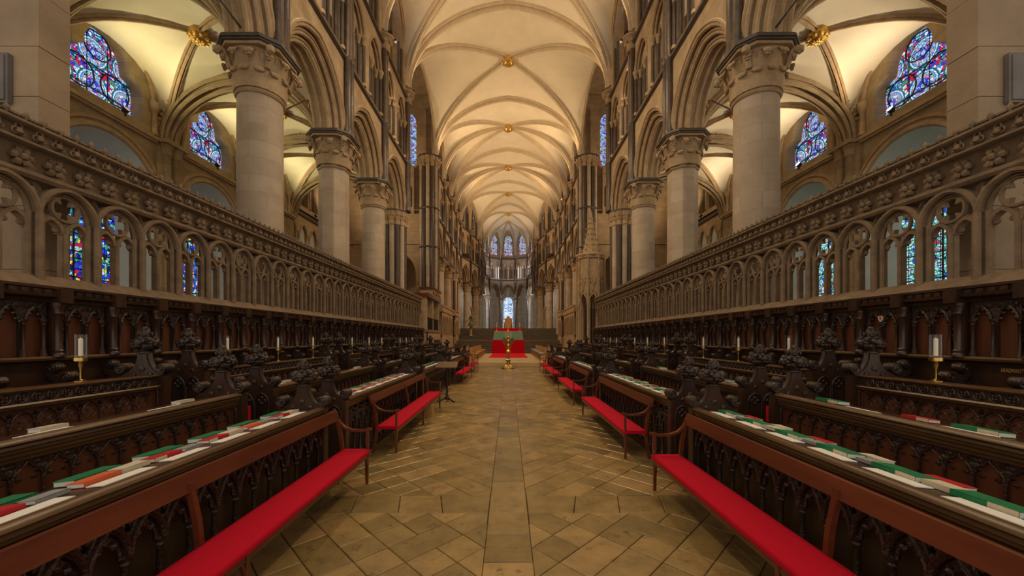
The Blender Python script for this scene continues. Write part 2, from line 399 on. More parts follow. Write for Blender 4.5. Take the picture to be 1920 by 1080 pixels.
VOL = MB(); VOL.tube([(.10+.03*k, 0, .3+.09*k) for k in range(5)]+[(.30, 0, .70), (.36, 0, .66), (.36, 0, .58), (.30, 0, .56)], .055, 6, (0, 1, 0)); VOL.blob((.32, 0, .63), (.09, .08, .09), 8, 6); VOLM = VOL.mesh('volute', 'carved_stone')
def column(name, x, y, z0, r, nside, label, group, octo=False):
    """free-standing pier: base, shaft, capital with leaves, moulded abacus, all children of an empty"""
    t = empty(name, (x, y, z0)); H = 7.95-z0; n = nside; rot = PI/8 if octo else 0
    b = MB(); b.lathe([(r*1.2, 0), (r*1.2, .25), (r*1.13, .3), (r*1.15, .4), (r*1.07, .5), (r*1.05, .6)], n, rot=rot); b.build('base', 'column_stone', t)
    MB().lathe([(r*1.02, .6), (r, H*.5), (r*.975, H)], n, rot=rot).build('shaft', 'column_stone', t, smooth=30)
    cp = MB().lathe([(r*1.03, H-.05), (r*1.09, H), (r*1.03, H+.05), (r*.96, H+.1), (r*.98, H+.5), (r*1.1, H+.8), (r*1.22, H+.92), (r*1.25, H+1.0)], max(n, 16) if not octo else 8, rot=rot).build('capital', 'carved_stone', t)
    for k in range(12): put(LEAF1, 'leaf', cp, (r*1.0*cos(2*PI*k/12), r*1.0*sin(2*PI*k/12), H+.06), 2*PI*k/12)
    for k in range(12): put(LEAF2, 'leaf', cp, (r*.99*cos(2*PI*(k+.5)/12), r*.99*sin(2*PI*(k+.5)/12), H+.06), 2*PI*(k+.5)/12)
    for k in range(4): put(VOLM, 'volute', cp, (r*1.02*cos(PI/4+PI/2*k), r*1.02*sin(PI/4+PI/2*k), H+.22), PI/4+PI/2*k, (1.15, 1.3, 1.05))
    # chamfered square abacus
    def ab(q, c): return [(q, -q+c), (q, q-c), (q-c, q), (-q+c, q), (-q, q-c), (-q, -q+c), (-q+c, -q), (q-c, -q)]
    A = MB()
    for q, za, zb in ((r*1.36, .98, 1.05),): A.prism(ab(q, q*.42), lambda u, v, w_: (u, v, H+w_), za, zb)
    A.build('abacus_bed', 'carved_stone', t)
    A = MB()
    for q, za, zb in ((r*1.46, 1.05, 1.10), (r*1.52, 1.10, 1.16), (r*1.47, 1.16, 1.20)): A.prism(ab(q, q*.42), lambda u, v, w_: (u, v, H+w_), za, zb)
    A.build('abacus', 'slate', t)
    tag(t, label, 'column', group, 'structure'); return t
def shaft_ring(n_, r_): return [(r_*cos(2*PI*i/n_), r_*sin(2*PI*i/n_)) for i in range(n_)]
def compound(name, x, y, z0, ztop, r, label, group, rings=()):
    """pier of clustered dark and pale shafts"""
    t = empty(name, (x, y, z0)); H = ztop-z0
    MB().lathe([(r*.86, 0), (r*.86, H-.1)], 8, rot=PI/8).build('core', 'column_stone', t)
    MB().lathe([(r*1.3, 0), (r*1.3, .3), (r*1.18, .4), (r*1.12, .55)], 16).build('base', 'column_stone', t)
    sm = {k: MB().lathe([(.15, .5), (.15, H-.85)], 10).mesh('shaft', k) for k in ('marble', 'column_stone')}
    cm = MB().lathe([(.15, H-.9), (.19, H-.86), (.155, H-.8), (.17, H-.5), (.25, H-.2), (.27, H-.12)], 10)
    for k in range(6): cm.blob((.2*cos(k*PI/3), .2*sin(k*PI/3), H-.3), (.07, .07, .11), 6, 4); cm.blob((.17*cos(k*PI/3+.5), .17*sin(k*PI/3+.5), H-.52), (.06, .06, .09), 6, 4)
    cm = cm.mesh('capital', 'carved_stone')
    for i, (u, v) in enumerate(shaft_ring(12, r)):
        put(sm['marble' if i % 2 == 0 else 'column_stone'], 'shaft', t, (u, v, 0)); put(cm, 'capital', t, (u, v, 0))
    A = MB().lathe([(r*1.3, H-.14), (r*1.42, H-.08), (r*1.42, H)], 12, rot=PI/12); A.build('abacus', 'slate', t)
    for z in rings: MB().lathe([(r*1.24, z-.07), (r*1.3, z), (r*1.24, z+.07)], 16).build('annulet', 'slate', t)
    tag(t, label, 'pier', group, 'structure'); return t
# ---- side walls
def side_wall(name, piers, label):
    st = MB()
    for (xa, ya), (xb, yb) in zip(piers, piers[1:]):     # string courses
        dx, dy = xb-xa, yb-ya; Ls = math.hypot(dx, dy)
        for zc, hh, pr in ((Z_S1-.04, .09, .12), (Z_S2-.02, .08, .12)):
            p = [(-.02, -hh), (-pr, -hh*.4), (-pr, hh*.5), (-.02, hh)]
            f = lambda u, v, w_: (xa-.45+u*dy/Ls+dx*w_/Ls, ya-u*dx/Ls*-1+dy*w_/Ls, zc+v)
            st.prism(p, f, 0, Ls)
    wl = st.build(name, 'slate'); tag(wl, label, 'wall', None, 'structure')
    sh = MB(); cp = MB()
    for (xa, ya), (xb, yb) in zip(piers, piers[1:]):
        dx, dy = xb-xa, yb-ya; Ls = math.hypot(dx, dy); rz = math.atan2(-dx, dy); scl = (1, Ls/L0, 1); loc = (xa-.45, ya, 0)
        for nm, ms in (('arcade_arch', AR), ('triforium_bay', TR), ('clerestory_bay', CL)):
            p = put(ms[0], nm, wl, loc, rz, scl)
            for m_ in ms[1:]: put(m_, m_.name.split('.')[0], p)
    for k, (xa, ya) in enumerate(piers):     # vault shafts, a pair at every pier
        for s_ in (-1, 1):
            o = MB().lathe([(.17, Z_AB+.02), (.17, Z_AB+.2), (.125, Z_AB+.3), (.12, Z_S1-.12), (.165, Z_S1-.06), (.165, Z_S1+.04), (.12, Z_S1+.1), (.12, 15.45)], 10).build('vault_shaft', 'marble', wl, (xa-.45-.1, ya+.14*s_, 0))
        c_ = MB().lathe([(.2, 15.4), (.24, 15.46), (.2, 15.52), (.24, 15.75), (.38, 15.98), (.42, 16.0), (.42, 16.1)], 10)
        for q in range(7): c_.blob((.28*cos(q*.9), .28*sin(q*.9), 15.85), (.08, .08, .12), 6, 4)
        c_.build('vault_capital', 'carved_stone', wl, (xa-.45-.1, ya, 0))
    return wl
wr = side_wall('wall_right', PIERS, 'arcaded choir wall of brown stone with triforium arches beside the nearer stalls')
wr2 = side_wall('wall_right_east', PIERS2, 'arcaded presbytery wall narrowing towards the rounded east end')
mirror(wr).name = 'wall_left'; mirror(wr2).name = 'wall_left_east'
wl_ = [bpy.data.objects[n_] for n_ in ('wall_left', 'wall_left_east', 'wall_right', 'wall_right_east')]
for n_ in wl_: n_['group'] = 'arcaded side walls'
# ---- near flat pier with a plaque
def near_pier():
    t = empty('flat_pier', (5.95, 5.0, 0)); z = 0; k = 0
    rr = random.Random(3)
    while z < 14:
        h = .62+.22*rr.random(); j = .006
        MB().box(j*rr.random(), 1.2, 0, .36, z, z+h-.008).build('stone_block', 'pier_stone', t)
        MB().box(1.2, 2.6, .02+j*rr.random(), .36, z, z+h-.008).build('stone_block', 'pier_stone', t)
        z += h; k += 1
    MB().box(.02, 2.58, .02, .34, 0, 14).build('core', 'pier_stone', t)
    return tag(t, 'flat-faced pier of big plain stone blocks rising behind the choir screen', 'pier', 'flat stone piers', 'structure')
npier = near_pier()
pl = MB(); pl.box(0, .62, -.05, 0, 0, .62); pl.box(.03, .59, -.065, -.05, .03, .59)
pl = tag(pl.build('plaque', 'plaque', None, (6.27, 4.99, 4.8)), 'dark blank stone tablet fixed to the flat pier', 'plaque', 'tablets on the flat piers')
mirror(npier); mirror(pl)
cols = [column('round_column', 6.4, 10.2, 0, .53, 32, 'thick round stone column with leafy capital, the one next to the flat pier', 'columns beside the flat piers'),
        column('octagonal_column', 6.4, 14.5, 0, .53, 8, 'eight-sided stone column with leafy capital between two round columns', 'eight-sided columns', True),
        column('round_column', 6.4, 18.75, 0, .53, 32, 'round stone column with leafy capital between the eight-sided column and the clustered pier', 'round columns beyond the eight-sided ones'),
        compound('clustered_pier', 6.62, 23.0, 0, 9.15, .56, 'pier of clustered dark and pale shafts at the far end of the choir screen', 'clustered piers ending the screen', (4.2,)),
        compound('crossing_pier', 6.4, 32.0, 0, 16.4, .66, 'tall pier of clustered shafts rising to the vault beyond the transept opening', 'tall crossing piers', (9.1, 12.2)),
        column('round_column', 6.4, 36.3, 0, .5, 24, 'first slim round column of the presbytery, half hidden behind the tall crossing pier', 'first presbytery columns'),
        column('round_column', 6.4, 40.6, 0, .5, 24, 'slim pale round column with leafy capital just beyond the tall crossing pier', 'presbytery columns beyond the crossing piers'),
        compound('clustered_pier', 6.4, 45.0, 0, 9.15, .5, 'clustered pier standing beside the high altar steps', 'clustered piers beside the altar steps'),
        column('round_column', 6.4, 48.9, 0, .46, 24, 'round column behind the clustered pier where the east arm starts to narrow', 'columns where the east arm narrows'),
        column('round_column', 5.5, 52.4, 2.6, .46, 24, 'slim warm-lit column at the top of the stone steps', 'columns at the top of the steps'),
        column('square_pier', 4.75, 57.0, 3.05, .52, 8, 'broad eight-sided pier in the raised east chapel', 'broad piers of the east chapel', True),
        column('round_column', 4.6, 61.5, 3.05, .4, 20, 'slender column of the east chapel next to the rounded end', 'slender east chapel columns')]
for a_, b_ in (((.0, .55, 7.9), (.5, 3.2, 9.9)), ((.0, -.5, 9.25), (1.2, -2.6, 11.0))):
    MB().tube([a_, b_], .022, 6, (1, 0, 0)).build('tie_rod', 'iron', cols[0])
for c_ in cols: mirror(c_)
for x_ in (6.4,):
    for y_ in (5.6,): pass
# ---- vaults
def hA(s, zs, rise, c=.12): return zs+rise*sqrt(max(0, ((1+c)**2-(abs(s)+c)**2)/((1+c)**2-c**2)))
def vault_pts(six, zs, rise, drop, ns=14, m=6):
    """unit vault over s in [-1, 1] (across) and t in [-1, 1] (along): rows of (s, t, z)"""
    rows = []
    for i in range(-ns, ns+1):
        s = sin(PI/2*i/ns); a = abs(s); h = hA(s, zs, rise); bul = max(0, zs+rise-drop*a-h)
        br = [-1, -a, 0, a, 1] if six else [-1, -a, a, 1]; row = []
        for k in range(len(br)-1):
            side = (k in (1, 2)) if six else k == 1
            mm = m if six or not side else 2*m
            for j in range(mm+(1 if k == len(br)-2 else 0)):
                f = j/mm; t = br[k]+(br[k+1]-br[k])*f
                row.append((s, t, h+(bul*sqrt(max(0, 1-(2*f-1)**2))**.9 if side else 0)))
        rows.append(row)
    return rows
def web(rows, fn):
    b = MB(); n = len(rows[0]); b.v = [fn(*p) for r_ in rows for p in r_]
    b.f = [(i*n+j, (i+1)*n+j, (i+1)*n+j+1, i*n+j+1) for i in range(len(rows)-1) for j in range(n-1)]
    return b
RIBP = [(-.17, .12), (-.17, -.03), (-.145, -.075), (-.105, -.075), (-.085, -.02), (-.07, .02), (-.065, -.11), (-.035, -.17), (.035, -.17), (.065, -.11), (.07, .02), (.085, -.02), (.105, -.075), (.145, -.075), (.17, -.03), (.17, .12)]
def rib(pts, scale, ref, mat_='carved_stone'):
    """profile hangs below the curve; ref is the horizontal normal of the rib's plane"""
    b = MB(); P = [Vector(p) for p in pts]; n = len(P); m = len(RIBP); h = Vector(ref).normalized(); vs_ = []
    for i, p in enumerate(P):
        t = (P[min(i+1, n-1)]-P[max(i-1, 0)]).normalized(); u = h.cross(t)
        if u.z < 0 or (abs(u.z) < 1e-3 and u.dot(p-P[n//2]) < 0): u = -u
        vs_ += [p+h*(a*scale)+u*(c*scale) for a, c in RIBP]
    b.add(vs_, [(i*m+a, i*m+(a+1) % m, (i+1)*m+(a+1) % m, (i+1)*m+a) for i in range(n-1) for a in range(m)]+[tuple(range(m))[::-1], tuple((n-1)*m+a for a in range(m))])
    return b
def boss_mesh(m):
    b = MB(); b.lathe([(.0, -.34), (.12, -.33), (.3, -.2), (.36, -.05), (.36, .1)], 14)
    for k in range(10): b.blob((.3*cos(k*PI/5), .3*sin(k*PI/5), -.16), (.1, .1, .09), 6, 4)
    for k in range(6): b.blob((.15*cos(k*PI/3), .15*sin(k*PI/3), -.29), (.08, .08, .06), 6, 4)
    return b.mesh('boss', m)
BOSS = boss_mesh('gilt')
ceil = MB().add([(-6, 5.9, 21.9), (6, 5.9, 21.9), (6, 66, 21.9), (-6, 66, 21.9)], [(0, 1, 2, 3)]).build('ceiling', 'plaster')
tag(ceil, 'high ribbed vault of cream plaster with gilded bosses over the whole choir', 'vault', None, 'structure')
BAYS = [(6.0, 14.5, 5.95, 5.95, 1), (14.5, 23.0, 5.95, 5.95, 1), (23.0, 32.0, 5.95, 5.95, 0), (32.0, 40.6, 5.95, 5.95, 1), (40.6, 48.9, 5.95, 5.95, 1), (48.9, 57.0, 5.95, 4.3, 0), (57.0, 66.0, 4.3, 4.15, 0)]
DOG = MB()
for (y0, y1, w0, w1, six) in BAYS:
    yc, Lh = (y0+y1)/2, (y1-y0)/2
    W = lambda t: w0+(w1-w0)*(t+1)/2
    fn = lambda s, t, z: (s*W(t), yc+t*Lh, z)
    web(vault_pts(six, Z_SP, Z_RIDGE-Z_SP, .9), fn).build('vault_web', 'plaster', ceil)
    S = [sin(PI/2*i/14) for i in range(-14, 15)]
    def curve(tf): return [fn(s, tf(s), hA(s, Z_SP, Z_RIDGE-Z_SP)) for s in S]
    for tf, sc_ in ((lambda s: -1, 1.25), (lambda s: s, .95), (lambda s: -s, .95))+(((lambda s: 0), .95),)*six:
        p = curve(tf); d = Vector(p[-1])-Vector(p[0]); rf = Vector((-d.y, d.x, 0)); rib(p, sc_*1.35, rf).build('rib', 'rib_stone', ceil)
    for sd in (-1, 1):      # wall ribs over the clerestory
        for q in (range(2) if six else range(1)):
            T = [(-1+q, q), (-1, 1)][0 if six else 1]; pw = []
            for j in range(15):
                f = j/14; t = T[0]+(T[1]-T[0])*f; pw.append((sd*(W(t)-.05), yc+t*Lh, Z_SP+(Z_RIDGE-.9-Z_SP)*sqrt(max(0, 1-(2*f-1)**2))))
            rib(pw, .55, (1, 0, 0)).build('wall_rib', 'rib_stone', ceil)
    put(BOSS, 'boss', ceil, (0, yc, Z_RIDGE-.12), 0, (1.15, 1.15, 1.15))
# dog-tooth ornament along the transverse ribs near the camera
for yy in (23.0, 32.0):
    for sd in (-1, 1):
        for i in range(2, 70):
            s = sd*sin(PI/2*i/72); z = hA(s, Z_SP, Z_RIDGE-Z_SP)
            for dy in (-.2, .2): DOG.blob((s*5.95*.985, yy+dy, z-.06), .045, 4, 3)
o_ = DOG.build('dogtooth', 'carved_stone', ceil, smooth=0); o_['kind'] = 'stuff'
# ---- rounded east end
APX, APY, APR = 0, 66.0, 4.15
apse = MB(); NF = 5
pa = [(APX+APR*cos(PI*k/NF), APY+APR*sin(PI*k/NF)) for k in range(NF+1)]
for k in range(NF):
    (xa, ya), (xb, yb) = pa[k], pa[k+1]
    for zc in (Z_S1-.04, Z_S2-.02):
        n_ = Vector((-(xa+xb)/2, -((ya+yb)/2-APY), 0)).normalized()*.12
        apse.add([(xa, ya, zc-.1), (xb, yb, zc-.1), (xb+n_.x, yb+n_.y, zc-.05), (xa+n_.x, ya+n_.y, zc-.05), (xa, ya, zc+.1), (xb, yb, zc+.1), (xb+n_.x, yb+n_.y, zc+.06), (xa+n_.x, ya+n_.y, zc+.06)],
                 [(0, 1, 2, 3), (4, 7, 6, 5), (3, 2, 6, 7)])
wa = apse.build('wall_east', 'slate'); tag(wa, 'rounded east end of the church with arches, triforium and tall windows', 'wall', None, 'structure')
wn = 0
def window(label, parts, loc=(0, 0, 0), rz=0, scale=None):
    """parts: list of (name, mesh); a window of the building"""
    global wn
    wn += 1; t = empty('window_%d' % wn, loc, None, rz)
    if scale: t.scale = scale
    for nm, me in parts: put(me, nm, t)
    return tag(t, label, 'window', None, 'structure')
hw = hole(-.78, .78, 16.4, 18.9, 1.2, 8)
gw = MB().add([XY(u, v, 0) for u, v in hw], [tuple(range(len(hw)))]).mesh('glass', 'glass_rose', 0)
fw = MB(); fw.tube([XY(u, v, -.03) for u, v in hw], .07, 6, (1, 0, 0), True); fw = fw.mesh('frame', 'slate')
for k in range(NF):
    (xa, ya), (xb, yb) = pa[k], pa[k+1]; dx, dy = xb-xa, yb-ya; Ls = math.hypot(dx, dy); rz = math.atan2(-dx, dy)
    for nm, ms in (('arcade_arch', AR), ('triforium_bay', TR)):
        p = put(ms[0], nm, wa, (xa, ya, 0), rz, (1, Ls/L0, 1))
        for m_ in ms[1:]: put(m_, m_.name.split('.')[0], p)
    pl_ = MB(); pl_.plate((-Ls/2, Ls/2, Z_S2, 21.6), hw, XY, .15, .6, back=False)
    put(pl_.mesh('upper_wall', 'stone'), 'upper_wall', wa, ((xa+xb)/2, (ya+yb)/2, 0), rz)
    c_ = cos(rz); s_ = sin(rz)
    window(['pale daylit', 'blue and ruby', 'tall ruby and blue', 'blue and ruby', 'pale daylit'][k]+' stained window high in the rounded east end'+(' above the throne' if k == 2 else ''), [('glass', gw), ('frame', fw)], ((xa+xb)/2+.4*c_, (ya+yb)/2+.4*s_, 0), rz)
    # radial rib of the half dome
    if k:
        P_ = []
        for i in range(13):
            s = cos(PI/2*i/12); P_.append((pa[k][0]*s, APY+(pa[k][1]-APY)*s, hA(s, Z_SP, 4.9)))
        rib(P_, 1.05, (-(pa[k][1]-APY), pa[k][0], 0)).build('rib', 'rib_stone', ceil)
        MB().lathe([(.1, 3.05), (.1, 16.4)], 8).build('vault_shaft', 'marble', wa, (pa[k][0]*.965, APY+(pa[k][1]-APY)*.965, 0))
for k in range(NF+1): put(BOSS, 'boss', ceil, (0, APY, Z_RIDGE-.1)) if k == 0 else None
dm = MB()
for k in range(NF):
    rows = []
    for i in range(13):
        s = cos(PI/2*i/12); row = []
        for j in range(9):
            f = j/8; a = PI*(k+f)/NF; rr = APR*s*cos(PI/NF/2)/cos(a-PI*(k+.5)/NF); h = hA(s, Z_SP, 4.9)
            row.append((rr*cos(a), APY+rr*sin(a), h+max(0, 20.9-h)*sqrt(1-(2*f-1)**2)*min(1, s*1.3)))
        rows.append(row)
    n = 9; o = len(dm.v); dm.v += [p for r_ in rows for p in r_]
    dm.f += [(o+i*n+j, o+(i+1)*n+j, o+(i+1)*n+j+1, o+i*n+j+1) for i in range(12) for j in range(8)]
dm.build('vault_web', 'plaster', ceil)
for k in range(1, NF):
    x_, y_ = pa[k]
    column('twin_column', x_*1.06, APY+(y_-APY)*1.06, 3.05, .3, 16, 'slim grey column in the curved row at the far east end', 'columns of the rounded east end')
# ambulatory wall behind the east end with its great window
am = MB(); NA = 12
for k in range(NA):
    a0, a1 = PI*k/NA, PI*(k+1)/NA; rr = 8.2
    am.add([(rr*cos(a0), APY+rr*sin(a0), 3), (rr*cos(a1), APY+rr*sin(a1), 3), (rr*cos(a1), APY+rr*sin(a1), 12.5), (rr*cos(a0), APY+rr*sin(a0), 12.5)], [(0, 1, 2, 3)])
for k in range(NA):
    a0, a1 = PI*k/NA, PI*(k+1)/NA
    am.add([(q_*cos(a_), APY+q_*sin(a_), 12.3) for q_, a_ in ((4.6, a0), (8.2, a0), (8.2, a1), (4.6, a1))], [(0, 1, 2, 3)])
for s_ in (-1, 1): am.add([(s_*5.0, 49, 12.3), (s_*8.3, 49, 12.3), (s_*8.3, 66, 12.3), (s_*4.6, 66, 12.3)], [(0, 1, 2, 3)])
for s_ in (-1, 1): am.add([(s_*8.2, 49, 0), (s_*8.2, 66, 0), (s_*8.2, 66, 12.5), (s_*8.2, 49, 12.5)], [(0, 1, 2, 3)])
tag(am.build('wall_ambulatory', 'aisle_stone'), 'plain outer wall curving behind the rounded east end', 'wall', None, 'structure')
he = hole(-1.0, 1.0, 3.6, 8.3, 1.25, 8)
ge = MB().add([XY(u, v, 0) for u, v in he], [tuple(range(len(he)))]).mesh('glass', 'glass_pale', 0)
fe = MB(); fe.tube([XY(u, v, -.05) for u, v in he], .13, 6, (1, 0, 0), True); fe = fe.mesh('frame', 'lime_wash')
window('tall pale round-headed leaded window behind the throne', [('glass', ge), ('frame', fe)], (0, APY+7.9, 0), PI/2)
hs_ = hole(-.55, .55, 5.0, 7.6, .8, 6)
gs = MB().add([XY(u, v, 0) for u, v in hs_], [tuple(range(len(hs_)))]).mesh('glass', 'glass_figures', 0)
for s_ in (-1, 1):
    window('small blue window in the curved wall behind the east end columns', [('glass', gs)], (s_*7.9, 63, 0), 0 if s_ > 0 else PI)['group'] = 'small blue windows behind the east columns'
# ================================================================== aisles and transepts
XA0, XA1 = 6.85, 12.5
xc, wA = (XA0+XA1)/2, (XA1-XA0)/2
AY = [1.6, 5.9, 10.2, 14.5, 18.75, 23.0]
ac = MB().add([(XA0, 1.6, 12.1), (XA1+.6, 1.6, 12.1), (XA1+.6, 23, 12.1), (XA0, 23, 12.1)], [(0, 1, 2, 3)]).build('ceiling_aisle', 'aisle_plaster')
tag(ac, 'low ribbed plaster vault of the side aisle behind the columns', 'vault', 'aisle vaults', 'structure')
rowsA = vault_pts(0, 9.0, 2.4, .1, 10, 5)
webA = web(rowsA, lambda s, t, z: (xc+s*wA, t*L0/2, z)).mesh('vault_web', 'aisle_plaster')
S = [sin(PI/2*i/12) for i in range(-12, 13)]
dg = [rib([(xc+s*wA, s*q*L0/2, hA(s, 9.0, 2.4)) for s in S], .62, (-q*L0/2, wA, 0)).mesh('rib', 'carved_stone') for q in (-1, 1)]
tp = [(u, 0, v) for u, v in arch(XA0+.05, XA1-.05, 8.95, 2.3, 14)]
TA = MB()
for hw_, dz in ((.34, 0), (.22, -.16)):
    TA.sweep([(u, y, z+dz*.2) for u, y, z in tp], [(-.0+dz*0, -hw_), (.16-dz, -hw_), (.16-dz, hw_), (0, hw_)], (0, 1, 0))
for yy, rr, dd in ((-.34, .07, .0), (.34, .07, .0), (-.2, .07, .17), (.2, .07, .17), (0, .06, .3)):
    TA.tube([(u, yy, z-dd*.9) for u, y, z in tp], rr, 6, (0, 1, 0))
TAM = TA.mesh('transverse_arch', 'aisle_stone')
CH = MB()      # chevron moulding round the arch
for i in range(46):
    a0 = PI*(i+.5)/46; pu, pv = xc-(wA+.12)*cos(a0), 8.95+2.46*sin(a0); n_ = Vector((-cos(a0), 0, sin(a0))).normalized(); tt = Vector((n_.z, 0, -n_.x))
    p = Vector((pu, -.36, pv))
    CH.add([p-tt*.085-n_*.07, p+tt*.085-n_*.07, p+n_*.13, p+Vector((0, -.11, 0))+n_*.02, p+Vector((0, .12, 0))], [(0, 1, 3), (1, 2, 3), (2, 0, 3), (0, 4, 1), (1, 4, 2), (2, 4, 0)])
CHM = CH.mesh('chevron_band', 'carved_stone', 0)
for i in range(len(AY)-1):
    y0, y1 = AY[i], AY[i+1]; k = (y1-y0)/L0
    put(webA, 'vault_web', ac, (0, (y0+y1)/2, 0), 0, (1, k, 1))
    for d in dg: put(d, 'rib', ac, (0, (y0+y1)/2, 0), 0, (1, k, 1))
    put(BOSS, 'boss', ac, (xc, (y0+y1)/2, 11.33), 0, (.8, .8, .8))
    if i: put(TAM, 'transverse_arch', ac, (0, y0, 0)); o_ = put(CHM, 'chevron_band', ac, (0, y0, 0)); o_['kind'] = 'stuff'
put(TAM, 'transverse_arch', ac, (0, 22.9, 0))
# outer wall: lower storey with splayed round-headed recesses, string, upper storey with windows
def aisle_bay():
    a = MB(); m = MB(); c = L0/2
    h1 = hole(c-1.55, c+1.55, 2.6, 6.75, 1.5, 10)
    a.plate((0, L0, 0, 8.85), h1, XY, 0, .02, back=False, lining=False)
    h2 = hole(c-.98, c+.98, 2.9, 6.7, .98, 10); n = len(h1)
    sp = MB(); sp.add([XY(u, v, 0) for u, v in h1]+[XY(u, v, .8) for u, v in h2], [(i, (i+1) % n, n+(i+1) % n, n+i) for i in range(n)])
    # upper window: trefoil-headed outline
    up = [(c-1.12, 9.2), (c+1.12, 9.2), (c+1.12, 10.05), (c+1.08, 10.25), (c+.95, 10.42), (c+.76, 10.5), (c+.72, 10.55), (c+.70, 10.8), (c+.6, 11.05), (c+.42, 11.28), (c+.2, 11.43), (c, 11.48),
          (c-.2, 11.43), (c-.42, 11.28), (c-.6, 11.05), (c-.7, 10.8), (c-.72, 10.55), (c-.76, 10.5), (c-.95, 10.42), (c-1.08, 10.25), (c-1.12, 10.05)]
    a.plate((0, L0, 8.85, 12.1), up, XY, 0, .45, back=False)
    m.tube([XY(u, v, 0) for u, v in arch(c-1.65, c+1.65, 6.75, 1.6, 10)], .09, 6, (1, 0, 0))
    m.tube([XY(u, v, 0) for u, v in arch(c-1.85, c+1.85, 6.75, 1.8, 10)], .07, 6, (1, 0, 0))
    m.box(-.16, .0, 0, L0, 8.8, 8.92); m.box(-.10, .0, 0, L0, 8.72, 8.8)
    m.tube([XY(u, v, -.02) for u, v in arch(c-1.5, c+1.5, 10.1, 1.6, 10)], .07, 6, (1, 0, 0))
    g1 = MB().add([XY(u, v, .8) for u, v in h2], [tuple(range(n))]); g2 = MB().add([XY(u, v, .4) for u, v in up], [tuple(range(len(up)))])
    for y in (c-1.5, c+1.5):
        m.lathe([(.13, 8.95), (.13, 9.0), (.085, 9.05), (.08, 9.75), (.12, 9.8), (.17, 10.0), (.17, 10.1)], 8, (-.06, y, 0))
    return a.mesh('wall_bay', 'aisle_stone'), sp, m.mesh('mouldings', 'carved_stone'), g1, g2
ab_, sp_, am_, g1_, g2_ = aisle_bay()
SPL = sp_.mesh('splay', 'lime_wash')
G2 = g2_.mesh('glass', 'glass_medallion', 0)
# rings of iron and lead that outline the medallions of the upper window
fr_ = MB()
for (u, v, r1, r2) in ((L0/2, 10.98, .42, .42), (L0/2-.55, 9.9, .46, .46), (L0/2+.55, 9.9, .46, .46)):
    fr_.tube([(.36, u+r1*cos(2*PI*i/20), v+r2*sin(2*PI*i/20)) for i in range(20)], .022, 5, (1, 0, 0), True)
for v in (9.55, 10.3): fr_.box(.35, .38, L0/2-1.1, L0/2+1.1, v-.012, v+.012)
FR2 = fr_.mesh('armature', 'iron')
fr_ = MB()
for v in (3.7, 4.5, 5.3, 6.1, 6.9): fr_.box(.72, .75, L0/2-.97, L0/2+.97, v-.02, v+.02)
for u in (-.33, .33): fr_.box(.72, .75, L0/2+u-.02, L0/2+u+.02, 2.9, 7.5)
FR1 = fr_.mesh('armature', 'iron')
aw = MB().box(XA1+1.0, XA1+1.05, 1.6, 23, 0, 12.1).build('wall_aisle_right', 'aisle_stone')
tag(aw, 'outer aisle wall of rough tan stone with round-headed window recesses', 'wall', 'outer aisle walls', 'structure')
for i in range(len(AY)-1):
    y0 = AY[i]; k = (AY[i+1]-y0)/L0
    put(ab_, 'wall_bay', aw, (XA1, y0, 0), 0, (1, k, 1)); put(SPL, 'splay', aw, (XA1, y0, 0), 0, (1, k, 1)); put(am_, 'mouldings', aw, (XA1, y0, 0), 0, (1, k, 1))
    if i:
        b = MB()      # respond: half shafts carrying the transverse arch
        for y in (-.2, .2): b.lathe([(.22, 0), (.22, .4), (.15, .5), (.15, 8.4), (.19, 8.45), (.17, 8.55), (.25, 8.8)], 10, (0, y, 0))
        b.box(-.28, .2, -.5, .5, 8.8, 8.95); b.box(.0, .3, -.55, .55, 0, 8.8)
        b.build('respond', 'aisle_stone', aw, (XA1-.1, y0, 0))
mirror(aw).name = 'wall_aisle_left'; mirror(ac).name = 'ceiling_aisle'
G1L = g1_.mesh('glass', 'glass_figures', 0); G1R = g1_.mesh('glass', 'glass_roundels', 0)
for sd in (1, -1):
    for i in range(1, len(AY)-1):
        k = (AY[i+1]-AY[i])/L0
        where = ('next to the flat pier', 'behind the first round column', 'behind the eight-sided column', 'behind the third column')[i-1]
        w1 = window(('cyan leaded window of round medallions' if sd > 0 else 'deep blue figured stained window')+' seen through the choir screen '+where, [('glass', G1R if sd > 0 else G1L), ('armature', FR1)], (sd*XA1, AY[i], 0), 0, (sd, k, 1))
        w2 = window('trefoil-headed stained window with round medallions above the aisle string course '+where, [('glass', G2), ('armature', FR2)], (sd*XA1, AY[i], 0), 0, (sd, k, 1)); w2['group'] = 'medallion windows of the aisles'
# floor of the aisles, transept walls
tw = MB()
Yt = 32.45
hL = hole(-1.3, 1.3, 0, 7.0, 1.9, 8); 
def TX(u, v, d): return (8.9+u, Yt+d, v)
tw.plate((-2.6, 5.3, 0, 9.6), hL, TX, 0, .5, back=False)
hU = hole(-1.0, -.1, 12.6, 14.0, .7, 6); tw.plate((-2.9, .4, 9.6, 15.2), hU, TX, 0, .5, back=False)
tw.box(9.3, 14.0, Yt, Yt+.3, 9.6, 22)
hT = hole(-1.35, -.45, 16.0, 19.6, .8, 6); tw.plate((-2.95, .4, 15.2, 22), hT, TX, 0, .4, back=False)
tw.box(14.0, 14.4, 22.6, 33, 0, 22); tw.box(6.9, 14.2, 22.4, 22.8, 11.25, 22)
tw.box(6.4, 14.2, 22.6, 33, 21.9, 22.1)
tw.box(13.3, 14.2, 22.3, 23.0, 0, 22); tw.box(6.6, 9.6, Yt+1.4, Yt+1.5, 11.9, 16); tw.box(9.3, 9.4, Yt, Yt+1.5, 11.9, 16); tw.box(6.85, 14.2, Yt-.12, Yt, 9.5, 9.62); tw.box(6.85, 14.2, Yt-.12, Yt, 15.1, 15.25)
